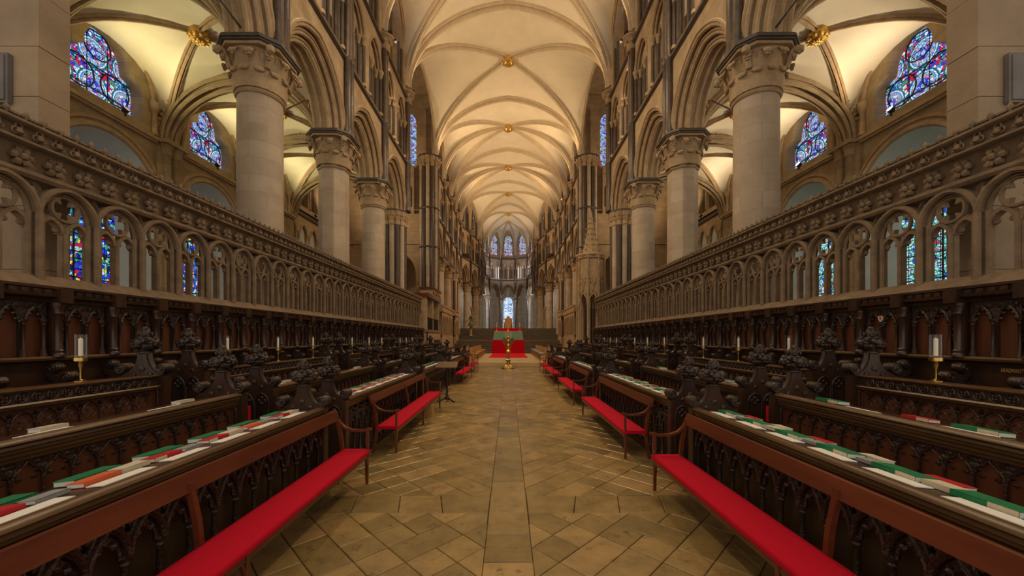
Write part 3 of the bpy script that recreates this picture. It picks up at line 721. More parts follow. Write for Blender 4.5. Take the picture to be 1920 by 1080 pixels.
tw = tag(tw.build('wall_transept_right', 'stone'), 'stone transept wall with an open arch and tall window beyond the clustered pier', 'wall', 'transept walls', 'structure')
MB().box(6.85, 7.0, 32.4, 48, 0, .1).build('plinth', 'stone', tw)
bw = MB(); bw.box(13.0, 13.2, 33, 50, 0, 12); bw.add([(6.85, 33, 12), (13, 33, 12), (13, 50, 12), (6.85, 50, 12)], [(0, 1, 2, 3)]); bw.add([(6.85, 50, 0), (13.2, 50, 0), (13.2, 50, 12), (6.85, 50, 12)], [(0, 1, 2, 3)])
bw.build('chapel_wall', 'aisle_plaster', tw)
put(webA, 'vault_web', tw, (-.2, 35.2, -1.0)); put(TAM, 'transverse_arch', tw, (-.2, 34.2, -1.0)); put(TAM, 'transverse_arch', tw, (-.2, 37.6, -1.0)); put(webA, 'vault_web', tw, (-.2, 39.5, -1.0))
ba = MB(); ba.plate((0, 1.36, 6.6, 9.9), hole(.24, 1.12, 6.9, 8.8, .62, 7), XY, 0, .16, back=False)
ba.tube([XY(u, v, 0) for u, v in arch(.24, 1.12, 8.8, .62, 7)], .07, 6, (1, 0, 0)); ba.lathe([(.1, 6.9), (.07, 7.05), (.07, 8.5), (.15, 8.75), (.15, 8.82)], 8, (-.02, 0, 0)); BA = ba.mesh('blind_arch', 'stone')
bu = MB(); bu.plate((0, 1.36, 10.3, 14.6), hole(.2, 1.16, 10.6, 13.0, .9, 7), XY, 0, .3, back=False); bu.tube([XY(u, v, 0) for u, v in arch(.2, 1.16, 13.0, .9, 7)], .06, 6, (1, 0, 0)); bu.lathe([(.09, 10.6), (.08, 12.7), (.15, 12.95), (.15, 13.05)], 8, (-.02, 0, 0)); BU = bu.mesh('gallery_arch', 'stone')
for i in range(7): put(BA, 'blind_arch', tw, (13.72, 23.05+i*1.36, 0)); put(BU, 'gallery_arch', tw, (13.66, 23.05+i*1.36, 0))
MB().box(13.88, 13.98, 23, 32.5, 6.6, 9.9).build('blind_recess', 'lime_wash', tw); MB().box(13.55, 13.98, 23, 32.5, 9.9, 10.12).build('string_course', 'slate', tw); MB().box(13.95, 13.99, 23, 32.5, 10.3, 14.6).build('gallery_back', 'slate', tw)
mirror(tw).name = 'wall_transept_left'
gT = MB().add([TX(u, v, .3) for u, v in hT], [tuple(range(len(hT)))]).mesh('glass', 'glass_day', 0)
gT2 = MB().add([(d, u, v) for u, v, d in [(u, v, 0) for u, v in hole(-.45, .45, 16, 19.6, .8, 6)]], [tuple(range(18-0))[:len(hole(-.45, .45, 16, 19.6, .8, 6))]]).mesh('glass', 'glass_medallion', 0)
fT = MB(); fT.tube([(0, u, v) for u, v in hole(-.45, .45, 16, 19.6, .8, 6)], .06, 6, (1, 0, 0), True); fT = fT.mesh('frame', 'slate')
for sd in (1, -1):
    w_ = window('narrow tall stained window high in the transept wall', [('glass', gT2), ('frame', fT)], (sd*8.0, Yt+.2, 0), PI/2); w_['group'] = 'transept windows'
# ================================================================== floor
fl = MB().box(-14, 14, -2, 76, -.3, -.02).build('floor', 'ground'); tag(fl, 'worn brown stone paving of diagonal slabs with a straight middle row', 'floor', None, 'structure')
def clip(poly, ax, val, keep_less):
    out = []
    for i in range(len(poly)):
        p, q = poly[i], poly[(i+1) % len(poly)]; a = (p[ax] <= val) == keep_less or p[ax] == val; b = (q[ax] <= val) == keep_less or q[ax] == val
        if a: out.append(p)
        if a != b:
            t = (val-p[ax])/(q[ax]-p[ax]); out.append((p[0]+(q[0]-p[0])*t, p[1]+(q[1]-p[1])*t))
    return out
def area(p): return abs(sum(p[i][0]*p[(i+1) % len(p)][1]-p[(i+1) % len(p)][0]*p[i][1] for i in range(len(p))))/2
tiles = []
ROW = .452; Y0T = 4.16-ROW*6
bands = {4.16-ROW*0: 1}
hx = .208; D = .427
def band_rows(): return [(4.16, 4.62), (9.6, 10.05), (15.0, 15.45), (20.4, 20.85)]
y = 1.9-.05
yy = 4.16
while yy > 1.8: yy -= ROW
while yy < 24.7:      # middle row
    tiles.append([(-hx, yy), (hx, yy), (hx, yy+ROW), (-hx, yy+ROW)]); yy += ROW
segs = []; p_ = 1.9
for a, b in band_rows(): segs.append((p_, a)); p_ = b
segs.append((p_, 24.75))
for sd in (-1, 1):
    for a, b in band_rows():      # cross bands of slanted slabs
        x = hx; k = 0; sl = 0
        while x < 2.6:
            w_ = .46+.07*R.random(); s2 = .10 if x+w_ < 2.4 else 0
            q = [(x, a), (x+w_, a), (x+w_+s2-.0, b), (x+sl, b)]; sl = s2
            tiles.append([(sd*u, v) for u, v in q]); x += w_
    for a, b in segs:
        nx = int(2.6/D)+2; ny = int((b-a)/ROW)+2
        done = set()
        for j in range(-1, 2*ny):
            for i in range(-1, 2*nx):
                if (i+j) % 2 or (i, j) in done: continue
                cx_, cy_ = hx+i*D/2, a+j*ROW/2
                q = [(cx_-D/2, cy_), (cx_, cy_-ROW/2), (cx_+D/2, cy_), (cx_, cy_+ROW/2)]
                e = 1 if R.random() < .5 else -1
                if R.random() < .30 and (i+e, j+1) not in done and i > 0:      # a longer slab
                    done.add((i+e, j+1)); sx, sy = e*D/2, ROW/2
                    q = [q[0], q[1], (q[2][0]+sx, q[2][1]+sy), (q[3][0]+sx, q[3][1]+sy)] if e > 0 else [(q[0][0]+sx, q[0][1]+sy), q[1], q[2], (q[3][0]+sx, q[3][1]+sy)]
                q = clip(clip(clip(clip(q, 0, hx, False), 0, 2.7, True), 1, a, False), 1, b, True)
                if len(q) > 2 and area(q) > .004: tiles.append([(sd*u, v) for u, v in q])
def tile_geo(b, q, rr):
    n = len(q); cx_ = sum(p[0] for p in q)/n; cy_ = sum(p[1] for p in q)/n
    if sum(q[i][0]*q[(i+1) % n][1]-q[(i+1) % n][0]*q[i][1] for i in range(n)) < 0: q = q[::-1]
    def ins(d):
        out = []
        for i in range(n):
            p = Vector(q[i]); a = (Vector(q[i-1])-p).normalized(); c = (Vector(q[(i+1) % n])-p).normalized(); s_ = max(.35, abs(a.x*c.y-a.y*c.x))
            out.append(p+(a+c)*(d/s_))
        return out
    h = .0+rr.uniform(-.0015, .0015); tx, ty = rr.uniform(-.004, .004), rr.uniform(-.004, .004)
    z = lambda p: h+(p.x-cx_)*tx+(p.y-cy_)*ty
    A, B, = ins(.0035), ins(.010)
    b.add([(p.x-cx_, p.y-cy_, -.02) for p in A]+[(p.x-cx_, p.y-cy_, z(p)-.005) for p in A]+[(p.x-cx_, p.y-cy_, z(p)) for p in B],
          [(i, (i+1) % n, n+(i+1) % n, n+i) for i in range(n)]+[(n+i, n+(i+1) % n, 2*n+(i+1) % n, 2*n+i) for i in range(n)]+[tuple(range(2*n, 3*n))])
    return cx_, cy_
def vis(q):
    cx_ = sum(p[0] for p in q)/len(q); cy_ = sum(p[1] for p in q)/len(q)
    if cy_ < 2.75 or (abs(cx_) > 1.95 and cy_ > 6): return 0
    return area(q)/cy_**3
tiles.sort(key=vis, reverse=True)
rt = random.Random(5)
for q in tiles[:298]:
    b = MB(); c_ = tile_geo(b, q, rt); b.build('paving_slab', 'tile', fl, (c_[0], c_[1], 0), smooth=0)
t4 = [MB() for _ in range(6)]
for q in tiles[298:]:
    b = MB(); c_ = tile_geo(b, q, rt); k = rt.randrange(6); t4[k].add([(v[0]+c_[0], v[1]+c_[1], v[2]) for v in b.v], b.f)
for b in t4: o_ = b.build('paving_slabs_far', 'tile', fl, smooth=0); o_['kind'] = 'stuff'
MB().box(-13, -2.2, 1.0, 33, -.02, -.004).build('side_paving', 'tile', fl, smooth=0); MB().box(2.2, 13, 1.0, 33, -.02, -.004).build('side_paving', 'tile', fl, smooth=0)
# ================================================================== stone choir screens
B = .661; YB = 4.70; XS = 5.6
def yk(k): return YB+B*k
def screen_bay():
    a = MB(); t = MB(); c = B/2; x = 0.0
    # main shafts at y = 0 (one cluster per bay) and the arch bands
    for yy, xx, r in ((0, -.02, .042), (-.055, .05, .034), (.055, .05, .034)): a.tube([(xx, yy, 2.47), (xx, yy, 3.34)], r, 8, (1, 0, 0))
    a.box(.03, .14, -.05, .05, 2.47, 3.36)
    A = arch(0, B, 3.34, .37, 10)
    a.sweep([(.0, u, v) for u, v in A], [(-.035, -.02), (.035, -.02), (.03, .13), (-.03, .13)], (1, 0, 0))
    a.tube([(-.02, u, v) for u, v in A], .03, 6, (1, 0, 0))
    a.tube([(.05, u, v) for u, v in arch(.06, B-.06, 3.34, .31, 10)], .026, 6, (1, 0, 0))
    # central mullion and two lights
    t.box(.05, .12, c-.028, c+.028, 2.52, 3.22); t.tube([(.04, c, 2.52), (.04, c, 3.24)], .026, 6, (1, 0, 0))
    for p, q in ((.05, c-.02), (c+.02, B-.05)):
        L_ = arch(p, q, 3.16, .17, 6)
        t.sweep([(.08, u, v) for u, v in L_], [(-.022, -.04), (.022, -.04), (.022, .06), (-.022, .06)], (1, 0, 0))
        for u in (p+.05, q-.05): t.blob((.09, u, 3.2), (.02, .05, .035), 6, 4)
    for i in range(20): pass
    t.tube([(.05, c+.155*cos(2*PI*i/20), 3.475+.155*sin(2*PI*i/20)) for i in range(20)], .026, 6, (1, 0, 0), True)
    for k in range(4):
        an = PI/4+PI/2*k
        t.add([(.03, c+.15*cos(an-.28), 3.475+.15*sin(an-.28)), (.03, c+.15*cos(an+.28), 3.475+.15*sin(an+.28)), (.03, c+.075*cos(an), 3.475+.075*sin(an)),
               (.09, c+.15*cos(an-.28), 3.475+.15*sin(an-.28)), (.09, c+.15*cos(an+.28), 3.475+.15*sin(an+.28)), (.09, c+.075*cos(an), 3.475+.075*sin(an))], [(0, 1, 2), (5, 4, 3), (0, 2, 5, 3), (2, 1, 4, 5)])
    for s_ in (-1, 1): t.sweep([(.08, c+s_*.13, 3.37), (.08, c+s_*.22, 3.30), (.08, c+s_*.29, 3.24)], [(-.015, -.02), (.015, -.02), (.015, .03), (-.015, .03)], (1, 0, 0))
    # pierced spandrel cusps
    for s_ in (-1, 1): t.sweep([(.08, (0 if s_ < 0 else B)-s_*.03, 3.73), (.08, (0 if s_ < 0 else B)-s_*.09, 3.62), (.08, (0 if s_ < 0 else B)-s_*.05, 3.52)], [(-.012, -.02), (.012, -.02), (.012, .03), (-.012, .03)], (1, 0, 0))
    return a.mesh('arch_bay', 'screen_stone'), t.mesh('tracery', 'screen_stone')
SB = screen_bay()
fb = MB()
for k in range(6): an = PI*k/3; fb.blob((-.02, .07*cos(an), .07*sin(an)), (.05, .05, .045), 6, 4, .3, 3, k)
fb.blob((-.05, 0, 0), (.05, .045, .045), 6, 4)
FLOW = fb.mesh('leaf_flower', 'screen_stone')
tb = MB()
for an in (PI/2, PI*7/6, PI*11/6):
    tb.tube([(-.012, .036*cos(an)+.034*cos(2*PI*i/8), .036*sin(an)+.034*sin(2*PI*i/8)) for i in range(8)], .012, 4, (1, 0, 0), True)
tb.lathe([(.012, -.05), (.04, -.03), (.03, .02), (.012, .035)], 6, (-.015, 0, -.005))
TREF = tb.mesh('trefoil', 'screen_stone')
sb = MB(); sb.lathe([(.0, -.045), (.022, -.01), (.03, .02), (.016, .05), (.0, .075)], 6, cap=False)
SPIK = sb.mesh('spike', 'screen_stone')
K0, K1 = -2, 31
def make_screen():
    t = empty('choir_screen', (XS, yk(0), 2.46)); y0, y1 = yk(K0)-yk(0), yk(K1)-yk(0); z0 = -2.46
    PR = lambda u, v, w_: (u, w_, v+z0)
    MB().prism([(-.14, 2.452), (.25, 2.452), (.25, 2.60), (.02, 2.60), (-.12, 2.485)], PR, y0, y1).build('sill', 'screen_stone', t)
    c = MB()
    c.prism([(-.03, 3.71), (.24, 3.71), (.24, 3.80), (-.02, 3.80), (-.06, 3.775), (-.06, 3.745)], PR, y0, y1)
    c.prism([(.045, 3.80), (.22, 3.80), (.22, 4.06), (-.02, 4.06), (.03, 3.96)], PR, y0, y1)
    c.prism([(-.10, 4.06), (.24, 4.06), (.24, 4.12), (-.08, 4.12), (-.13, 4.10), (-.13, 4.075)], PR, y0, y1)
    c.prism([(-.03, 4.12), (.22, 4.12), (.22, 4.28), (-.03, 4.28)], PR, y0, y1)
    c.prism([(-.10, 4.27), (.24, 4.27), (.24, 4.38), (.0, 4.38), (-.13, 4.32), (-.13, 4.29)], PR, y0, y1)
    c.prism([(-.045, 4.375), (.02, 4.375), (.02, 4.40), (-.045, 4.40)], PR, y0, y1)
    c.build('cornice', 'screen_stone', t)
    for k in range(K0, K1+1):
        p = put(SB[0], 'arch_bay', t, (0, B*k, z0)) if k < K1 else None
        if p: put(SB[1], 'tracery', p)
    far = MB()
    def series(me, name, step, z, x, ymax, frm):
        y = y0+step/2
        while y < y1:
            if y+yk(0) < ymax: put(me, name, t, (x, y, z+z0))
            else: far.add([(v.co.x+x, v.co.y+y, v.co.z+z+z0) for v in me.vertices], [tuple(p.vertices) for p in me.polygons])
            y += step
    series(FLOW, 'leaf_flower', B/2, 3.93, .01, 16, 0); series(TREF, 'trefoil', .198, 4.205, -.05, 11.5, 0); series(SPIK, 'spike', .178, 4.385, -.06, 9.5, 0)
    o_ = far.build('far_ornament', 'screen_stone', t); o_['kind'] = 'stuff'
    return tag(t, 'pierced stone screen of traceried arches with a carved cornice above the choir stalls', 'screen', 'choir screens')
scr = make_screen(); mirror(scr)
# ================================================================== timber stalls
def roll(b, x, z, r, y0, y1, n=10):
    """a carved scroll: ribbed cylinder lying along y with a spiral on its ends"""
    pr = []; m = 9
    for i in range(m+1):
        f = i/m; pr.append((r*(.92+.08*abs(sin(3*PI*f))), y0+(y1-y0)*f))
    vs_ = []
    for rr, yy in pr: vs_ += [(x+rr*cos(2*PI*i/n), yy, z+rr*sin(2*PI*i/n)) for i in range(n)]
    fs_ = [(k*n+i, k*n+(i+1) % n, (k+1)*n+(i+1) % n, (k+1)*n+i) for k in range(m) for i in range(n)]+[tuple(range(n)), tuple(range(m*n, m*n+n))]
    b.add(vs_, fs_)
    for yy, s_ in ((y0, -1), (y1, 1)):
        b.tube([(x+r*.8*(1-i/14)*cos(i*.8), yy+s_*.004, z+r*.8*(1-i/14)*sin(i*.8)) for i in range(14)], r*.13, 4, (0, 1, 0))
XB = 5.45
def stall_meshes():
    brd = MB().box(0, .06, -.09, B-.09, -1.12, .83)                                   # z measured from the panel ledge at 1.62
    pan = MB().box(-.012, 0, .06, B-.09, .0, .64)
    fr = MB(); w_ = (B-.20)/2
    hs = []
    for i in range(2):
        a = .11+i*w_; h = hole(a+.02, a+w_-.02, .012, .40, .19, 7); hs.append(h)
        fr.plate((a-.001, a+w_+.001, .01, .64), h, XY, -.05, -.012, back=False)
        fr.tube([XY(u, v, -.055) for u, v in arch(a+.02, a+w_-.02, .40, .19, 7)], .016, 5, (1, 0, 0))
        L_ = arch(a+.02, a+w_-.02, .40, .19, 7)
        for j in (2, 4, 6, 8, 10, 12): u, v = L_[j]; fr.blob((-.045, u+(.02 if u < a+w_/2 else -.02), v-.022), (.012, .022, .022), 6, 4)
        fr.blob((-.05, a+w_/2-.06, .59), (.02, .035, .035), 6, 4, .3, 4, i); fr.blob((-.05, a+w_/2+.06, .59), (.02, .035, .035), 6, 4, .3, 4, i+2)
    col = MB(); cp = [(.034, 0), (.034, .03), (.026, .045), (.028, .06), (.018, .085), (.017, .36), (.024, .37), (.02, .385), (.034, .41), (.034, .43)]
    col.lathe(cp, 8, (-.06, 0, .01))
    pil = MB(); pil.lathe([(.07, 0), (.07, .03), (.055, .05), (.06, .075), (.045, .1), (.042, .5), (.055, .515), (.048, .54), (.075, .6), (.075, .64)], 10, (-.085, 0, .0)); pil.box(-.085, 0, -.055, .055, 0, .64)
    pil.box(-.2, 0, -.07, .07, .64, .80)
    strip = MB()
    for j in range(9): strip.blob((-.045, 0, .06+j*.066), (.022, .03, .036), 6, 4, .3, 3, j)
    strip.box(-.03, 0, -.034, .034, .01, .64)
    led = MB().prism([(-.10, -.035), (0, -.06), (0, .012), (-.09, .012), (-.11, -.01)], lambda u, v, w__: (u, w__, v), -.09, B-.09)
    cor = MB().prism([(0, .63), (-.07, .64), (-.09, .68), (-.16, .70), (-.17, .72), (-.17, .735), (-.12, .74), (-.12, .79), (-.15, .80), (-.15, .83), (0, .83)], lambda u, v, w__: (u, w__, v), -.09, B-.09)
    for j in range(6): cor.box(-.145, -.12, B*(j+.2)/6-.09, B*(j+.75)/6-.09, .742, .788)
    for j in range(6): cor.blob((-.06, B*(j+.5)/6-.09, .665), (.02, .038, .018), 6, 4, .3, 4, j)
    el = MB(); el.prism([(-.34, -.335), (.0, -.335), (.0, -.29), (-.32, -.29), (-.35, -.31)], lambda u, v, w__: (u, w__, v), -.088, .088)
    el.sweep([(-.02, 0, -.08), (-.03, 0, -.16), (-.07, 0, -.23), (-.14, 0, -.265), (-.25, 0, -.27)], [(-.04, -.06), (.04, -.06), (.04, .06), (-.04, .06)], (0, 1, 0))
    roll(el, -.10, -.125, .058, -.075, .03); roll(el, -.26, -.225, .058, -.075, .03)
    el.tube([(-.10, 0, -.08), (-.06, 0, -.12), (-.08, 0, -.2), (-.16, 0, -.225)], .035, 6, (0, 1, 0))
    el.box(-.30, 0, -.02, .02, -.42, -.33)
    st = MB().box(-.48, 0, .03, B-.1, -.75, -.70); st.box(-.3, 0, -.02, .02, -1.1, -.4)
    g = lambda b, n, m: (n, b.mesh(n, m))
    return [g(brd, 'back_board', 'wood'), g(pan, 'back_panel', 'wood_panel'), g(fr, 'arched_frame', 'carved_wood'), g(pil, 'pilaster', 'wood'), g(strip, 'carved_strip', 'carved_wood'), g(led, 'ledge', 'wood_rail'), g(cor, 'cornice', 'wood'), g(el, 'elbow_scroll', 'carved_wood'), g(st, 'seat', 'wood')], col.mesh('colonnette', 'wood')
STM, COLM = stall_meshes()
GOLD = []
for k in range(-1, 31):
    t = empty('choir_stall', (XB, yk(k), 1.62))
    for n_, me in STM: put(me, n_, t, (0, .075 if n_ == 'carved_strip' else 0, 0))
    for y_ in (.115, .115+(B-.20)/2, B-.125): put(COLM, 'colonnette', t, (0, y_, 0))
    tag(t, 'dark oak choir stall with a twin-arched back panel under the stone screen', 'choir stall', 'stalls under the stone screen')
    m_ = mirror(t)
# ---- desks
ROWS = [(2.30, 1.00, .12), (3.30, 1.17, .30), (4.25, 1.40, .50)]      # front face x, desk top z, floor behind
SEG = [(.6, 4.85), (5.50, 9.65), (10.40, 14.45), (15.20, 19.10), (19.90, 22.6)]
def poppy():
    b = MB(); b.lathe([(.05, 0), (.085, .01), (.085, .03), (.06, .045), (.05, .08)], 10)
    for k in range(4): an = k*PI/2; b.blob((.10*cos(an), .085*sin(an), .135), (.075 if k % 2 == 0 else .06, .06, .06), 10, 7, .16, 5, k)
    for k in range(4): an = k*PI/2+PI/4; b.blob((.07*cos(an), .07*sin(an), .10), (.055, .055, .05), 8, 5, .2, 4, k+3)
    rq = random.Random(9)
    for k in range(46):
        an = rq.uniform(0, 2*PI); zz = rq.uniform(.08, .20); rr = .155*sqrt(max(.1, 1-((zz-.135)/.1)**2))*(.78+.22*abs(cos(2*an)))
        b.blob((rr*cos(an), rr*sin(an)*.88, zz), (.026, .026, .022), 6, 4)
    for k in range(22):
        an = rq.uniform(0, 2*PI); zz = rq.uniform(.21, .31); rr = .066*sqrt(max(.1, 1-((zz-.255)/.075)**2)); b.blob((rr*cos(an), rr*sin(an), zz), (.018, .018, .02), 6, 4)
    b.blob((0, 0, .15), (.08, .075, .09), 8, 6, .1, 5); b.blob((0, 0, .25), (.06, .06, .07), 10, 7, .14, 6, 1); b.blob((0, 0, .31), (.035, .035, .03), 8, 5, .1, 4)
    return b.mesh('poppyhead', 'carved_wood')
POP = poppy()
def bench_end(T, base, panelled):
    """end standard seen square on from the gangway: x across, thin in y; z = 0 at desk top"""
    b = MB(); h = .24; prof = [(-h, base-T), (h, base-T), (h, .0)]
    prof += [(h-.19*sin(f*PI/2), .26*(1-cos(f*PI/2))) for f in (.2, .4, .6, .8, 1)]
    prof += [(-x, z) for x, z in prof[:2:-1]]+[(-h, .0)]
    b.prism(prof, lambda u, v, w_: (u, w_, v), -.045, .045)
    for s_ in (-1, 1):
        b.box(s_*h-.03, s_*h+.03, -.06, .06, base-T, -.02)
        b.tube([(s_*(h-.19*sin(f*PI/2)), 0, .26*(1-cos(f*PI/2))) for f in (0, .25, .5, .75, 1)], .035, 6, (0, 1, 0))
    e = b.mesh('bench_end', 'wood')
    scr_ = []
    for s_ in (-1, 1): c = MB(); roll(c, s_*.25, .075, .066, -.075, .075); scr_.append(c.mesh('scroll', 'carved_wood'))
    p = MB()
    for y_ in (-.055, .055):
        for s_ in (-1, 1):
            a, d = (-.2, -.01) if s_ < 0 else (.01, .2)
            p.tube([(u, y_, v) for u, v in arch(a, d, -.22, .13, 6)], .014, 5, (0, 1, 0)); p.tube([(a, y_, base-T+.1), (a, y_, -.22)], .014, 5, (0, 1, 0)); p.tube([(d, y_, base-T+.1), (d, y_, -.22)], .014, 5, (0, 1, 0))
            for k in range(4): p.blob(((a+d)/2+.04*cos(k*PI/2), y_, -.19+.04*sin(k*PI/2)), (.026, .012, .026), 6, 4)
        for k in range(3): p.blob((-.1+.1*k, y_, .07 if k == 1 else .0), (.03, .012, .03), 6, 4, .3, 3, k)
    return e, scr_, p.mesh('tracery_panel', 'carved_wood')
ENDS = [bench_end(T, base, 1) for F_, T, base in ((r_[0], r_[1], 0 if i == 0 else ROWS[i-1][2]) for i, r_ in enumerate(ROWS))]
def arch_unit(row):
    """one blind arch of a desk front, y from 0 to its pitch, z = 0 at the springing"""
    b = MB(); w_ = (.240, .187, .187)[row]
    if row == 2:      # plain pointed arch with a trefoil inside
        A = arch(.006, w_-.006, 0, .115, 7); b.tube([(0, u, v) for u, v in A], .010, 5, (1, 0, 0)); b.tube([(0, 0, -.35), (0, 0, 0)], .010, 5, (1, 0, 0))
        for an in (PI/2, PI*7/6, PI*11/6): b.tube([(.012, w_/2+.032*cos(an)+.036*cos(2*PI*i/9), .012+.032*sin(an)+.036*sin(2*PI*i/9)) for i in range(9)], .006, 4, (1, 0, 0), True)
        for s_ in (0, w_): b.blob((.01, s_, .09), (.012, .025, .022), 6, 4, .3, 3)
    elif row == 1:    # ogee arch
        def og(s_): return [(s_*w_/2*(1-.42*f*f*(1.6-f*.6)) if f < .55 else s_*w_/2*(.87*(1-f)/.45)**1.25, .17*f) for f in [i/10 for i in range(11)]]
        for s_ in (-1, 1): b.tube([(0, w_/2+u, v) for u, v in og(s_)], .010, 5, (1, 0, 0))
        b.tube([(0, 0, -.40), (0, 0, 0)], .010, 5, (1, 0, 0))
        for s_ in (.05, w_-.05): b.blob((.008, s_, .05), (.010, .022, .014), 6, 4)
        b.blob((.006, 0, .10), (.014, .045, .035), 8, 5, .25, 5); b.blob((.006, 0, .15), (.012, .05, .02), 8, 4, .25, 4)
    else:             # deep open arcade: colonnette, moulded arch, leafy spandrel
        b.lathe([(.036, -.43), (.036, -.40), (.026, -.38), (.030, -.36), (.020, -.34), (.020, -.06), (.028, -.05), (.022, -.035), (.028, -.02), (.040, 0), (.040, .015)], 8, (0, 0, 0))
        A = arch(0, w_, .0, .22, 7)
        b.sweep([(0, u, v) for u, v in A], [(-.020, -.035), (.020, -.035), (.020, .03), (-.020, .03)], (1, 0, 0))
        b.tube([(-.038, u, v) for u, v in A], .015, 5, (1, 0, 0))
        b.tube([(-.01, u, v) for u, v in arch(.035, w_-.035, 0, .17, 6)], .012, 5, (1, 0, 0))
        for s_ in (-1, 1): b.tube([(-.02, w_/2+s_*w_/2, .10), (-.02, w_/2+s_*.02, .30)], .012, 5, (1, 0, 0))
        for k, (u, v) in enumerate(((0, .13), (.03, .19), (w_-.03, .19), (w_/2-.045, .10), (w_/2+.045, .10), (w_/2, .14), (.012, .25), (w_-.012, .25), (.06, .24), (w_-.06, .24))): b.blob((-.012, u, v), (.018, .028, .022), 6, 4, .35, 4, k)
    return b.mesh('arch_moulding', 'carved_wood')
AUN = [arch_unit(i) for i in range(3)]
rb = MB(); rb.tube([(0, .042*cos(2*PI*i/12), .042*sin(2*PI*i/12)) for i in range(12)], .007, 4, (1, 0, 0), True)
for k in range(4): rb.blob((-.002, .019*cos(k*PI/2+PI/4), .019*sin(k*PI/2+PI/4)), (.010, .013, .013), 6, 4)
ROSE = rb.mesh('rosette', 'carved_wood')
ROWN = ('front desk', 'middle desk', 'back desk')
SEGN = ('beside the first red bench, cut off by the picture edge', 'just past the first gangway', 'just past the second gangway', 'just past the third gangway', 'last before the altar step')
SEGN2 = ('before the first gangway', 'between the first and second gangways', 'between the second and third gangways', 'between the third and fourth gangways', 'beyond the fourth gangway')
KIND = ('front-row oak desk with a colonnette arcade', 'middle-row oak desk with ogee arch panels', 'back-row oak desk with a rosette frieze')
DESKS = []
for ri, (F_, T, base) in enumerate(ROWS):
    low = 0 if ri == 0 else ROWS[ri-1][2]
    for si, (ya, yb) in enumerate(SEG):
        t = empty('choir_desk', (F_, ya, low)); Ln = yb-ya; z = T-low
        PR = lambda u, v, w_: (u, w_, v)
        tp = MB()
        if ri == 2:
            tp.prism([(-.03, z-.025), (.46, z-.06), (.46, z-.03), (-.02, z), (-.04, z-.008)], PR, .06, Ln-.06)
            tp.prism([(-.02, z-.17), (.06, z-.17), (.06, z-.13), (-.025, z-.125), (-.035, z-.14)], PR, .06, Ln-.06)
        else:
            tp.prism([(.0, z-.012), (.46, z-.06), (.46, z-.09), (.0, z-.035)], PR, .06, Ln-.06)
            ed = MB(); ed.prism([(-.07, z-.02), (-.06, z), (-.045, z+.012), (-.02, z+.012), (.0, z-.012), (.0, z-.035), (-.04, z-.035), (-.06, z-.03)], PR, .06, Ln-.06)
            ed.prism([(-.052, z-.058), (-.045, z-.037), (.05, z-.037), (.05, z-.15), (-.012, z-.15), (-.018, z-.135), (-.010, z-.13), (-.010, z-.122), (-.030, z-.118), (-.032, z-.10), (-.020, z-.096), (-.020, z-.088), (-.042, z-.084), (-.044, z-.066), (-.034, z-.062)], PR, .06, Ln-.06)
            ed.build('edge_moulding', 'wood_rail', t, smooth=25)
        tp.build('desk_top', 'wood_rail' if ri == 2 else 'wood', t)
        pd = .12 if ri == 0 else .03
        MB().box(pd, pd+.03, .05, Ln-.05, .0, z-.06).build('front_panel', 'wood_panel' if ri else 'wood', t)
        fb_ = MB()
        if ri == 2: fb_.box(-.012, .03, .06, Ln-.06, z-.125, z-.025)
        fb_.box(-.03, .05 if ri else .15, .05, Ln-.05, 0, .10)
        if ri == 0: fb_.box(-.02, .15, .05, Ln-.05, z-.14, z-.12)
        fb_.build('frame', 'wood', t)
        if ri < 3 and base: MB().box(-.40, -.02, .06, Ln-.06, .38, .42).build('seat', 'wood', t) if ri else None
        pit = (.240, .187, .187)[ri]; n_ = int((Ln-.14)/pit); y_ = (Ln-n_*pit)/2; zs = (z-.46, z-.34, z-.315)[ri]
        far = MB()
        for i in range(n_):
            if si <= 1: put(AUN[ri], 'arch_moulding', t, (.02 if ri else .0, y_+i*pit, zs))
            else:
                me = AUN[ri]; far.add([(v.co.x+(.02 if ri else 0), v.co.y+y_+i*pit, v.co.z+zs) for v in me.vertices], [tuple(p.vertices) for p in me.polygons])
        if ri == 2:
            for i in range(int((Ln-.14)/.118)):
                yy = .12+i*.118
                if si <= 1: put(ROSE, 'rosette', t, (-.016, yy, z-.075))
                else: far.add([(v.co.x-.016, v.co.y+yy, v.co.z+z-.075) for v in ROSE.vertices], [tuple(p.vertices) for p in ROSE.polygons])
        if far.v: o_ = far.build('arch_mouldings_far', 'carved_wood', t); o_['kind'] = 'stuff'
        for y_ in ((0, Ln) if si else (Ln,)):
            e = put(ENDS[ri][0], 'bench_end', t, (.21, y_, z)); [put(q_, 'scroll', e) for q_ in ENDS[ri][1]]; put(ENDS[ri][2], 'tracery_panel', e); put(POP, 'poppyhead', e, (0, 0, .25))
        tag(t, KIND[ri]+', '+SEGN2[si], 'choir desk', '%s, %s' % (ROWN[ri], SEGN2[si])); DESKS.append(t); mirror(t)
# raised floors on which the rows stand
pf = MB(); pf.box(2.46, 3.30, .5, 23, -.0, .12); pf.box(3.30, 4.25, .5, 23, -.0, .30); pf.box(4.25, 5.6, .5, 25.4, 0, .50)
pf = tag(pf.build('stall_platform', 'wood'), 'stepped timber platform under the rows of choir stalls', 'platform', 'stepped platforms under the stalls', 'structure'); mirror(pf)
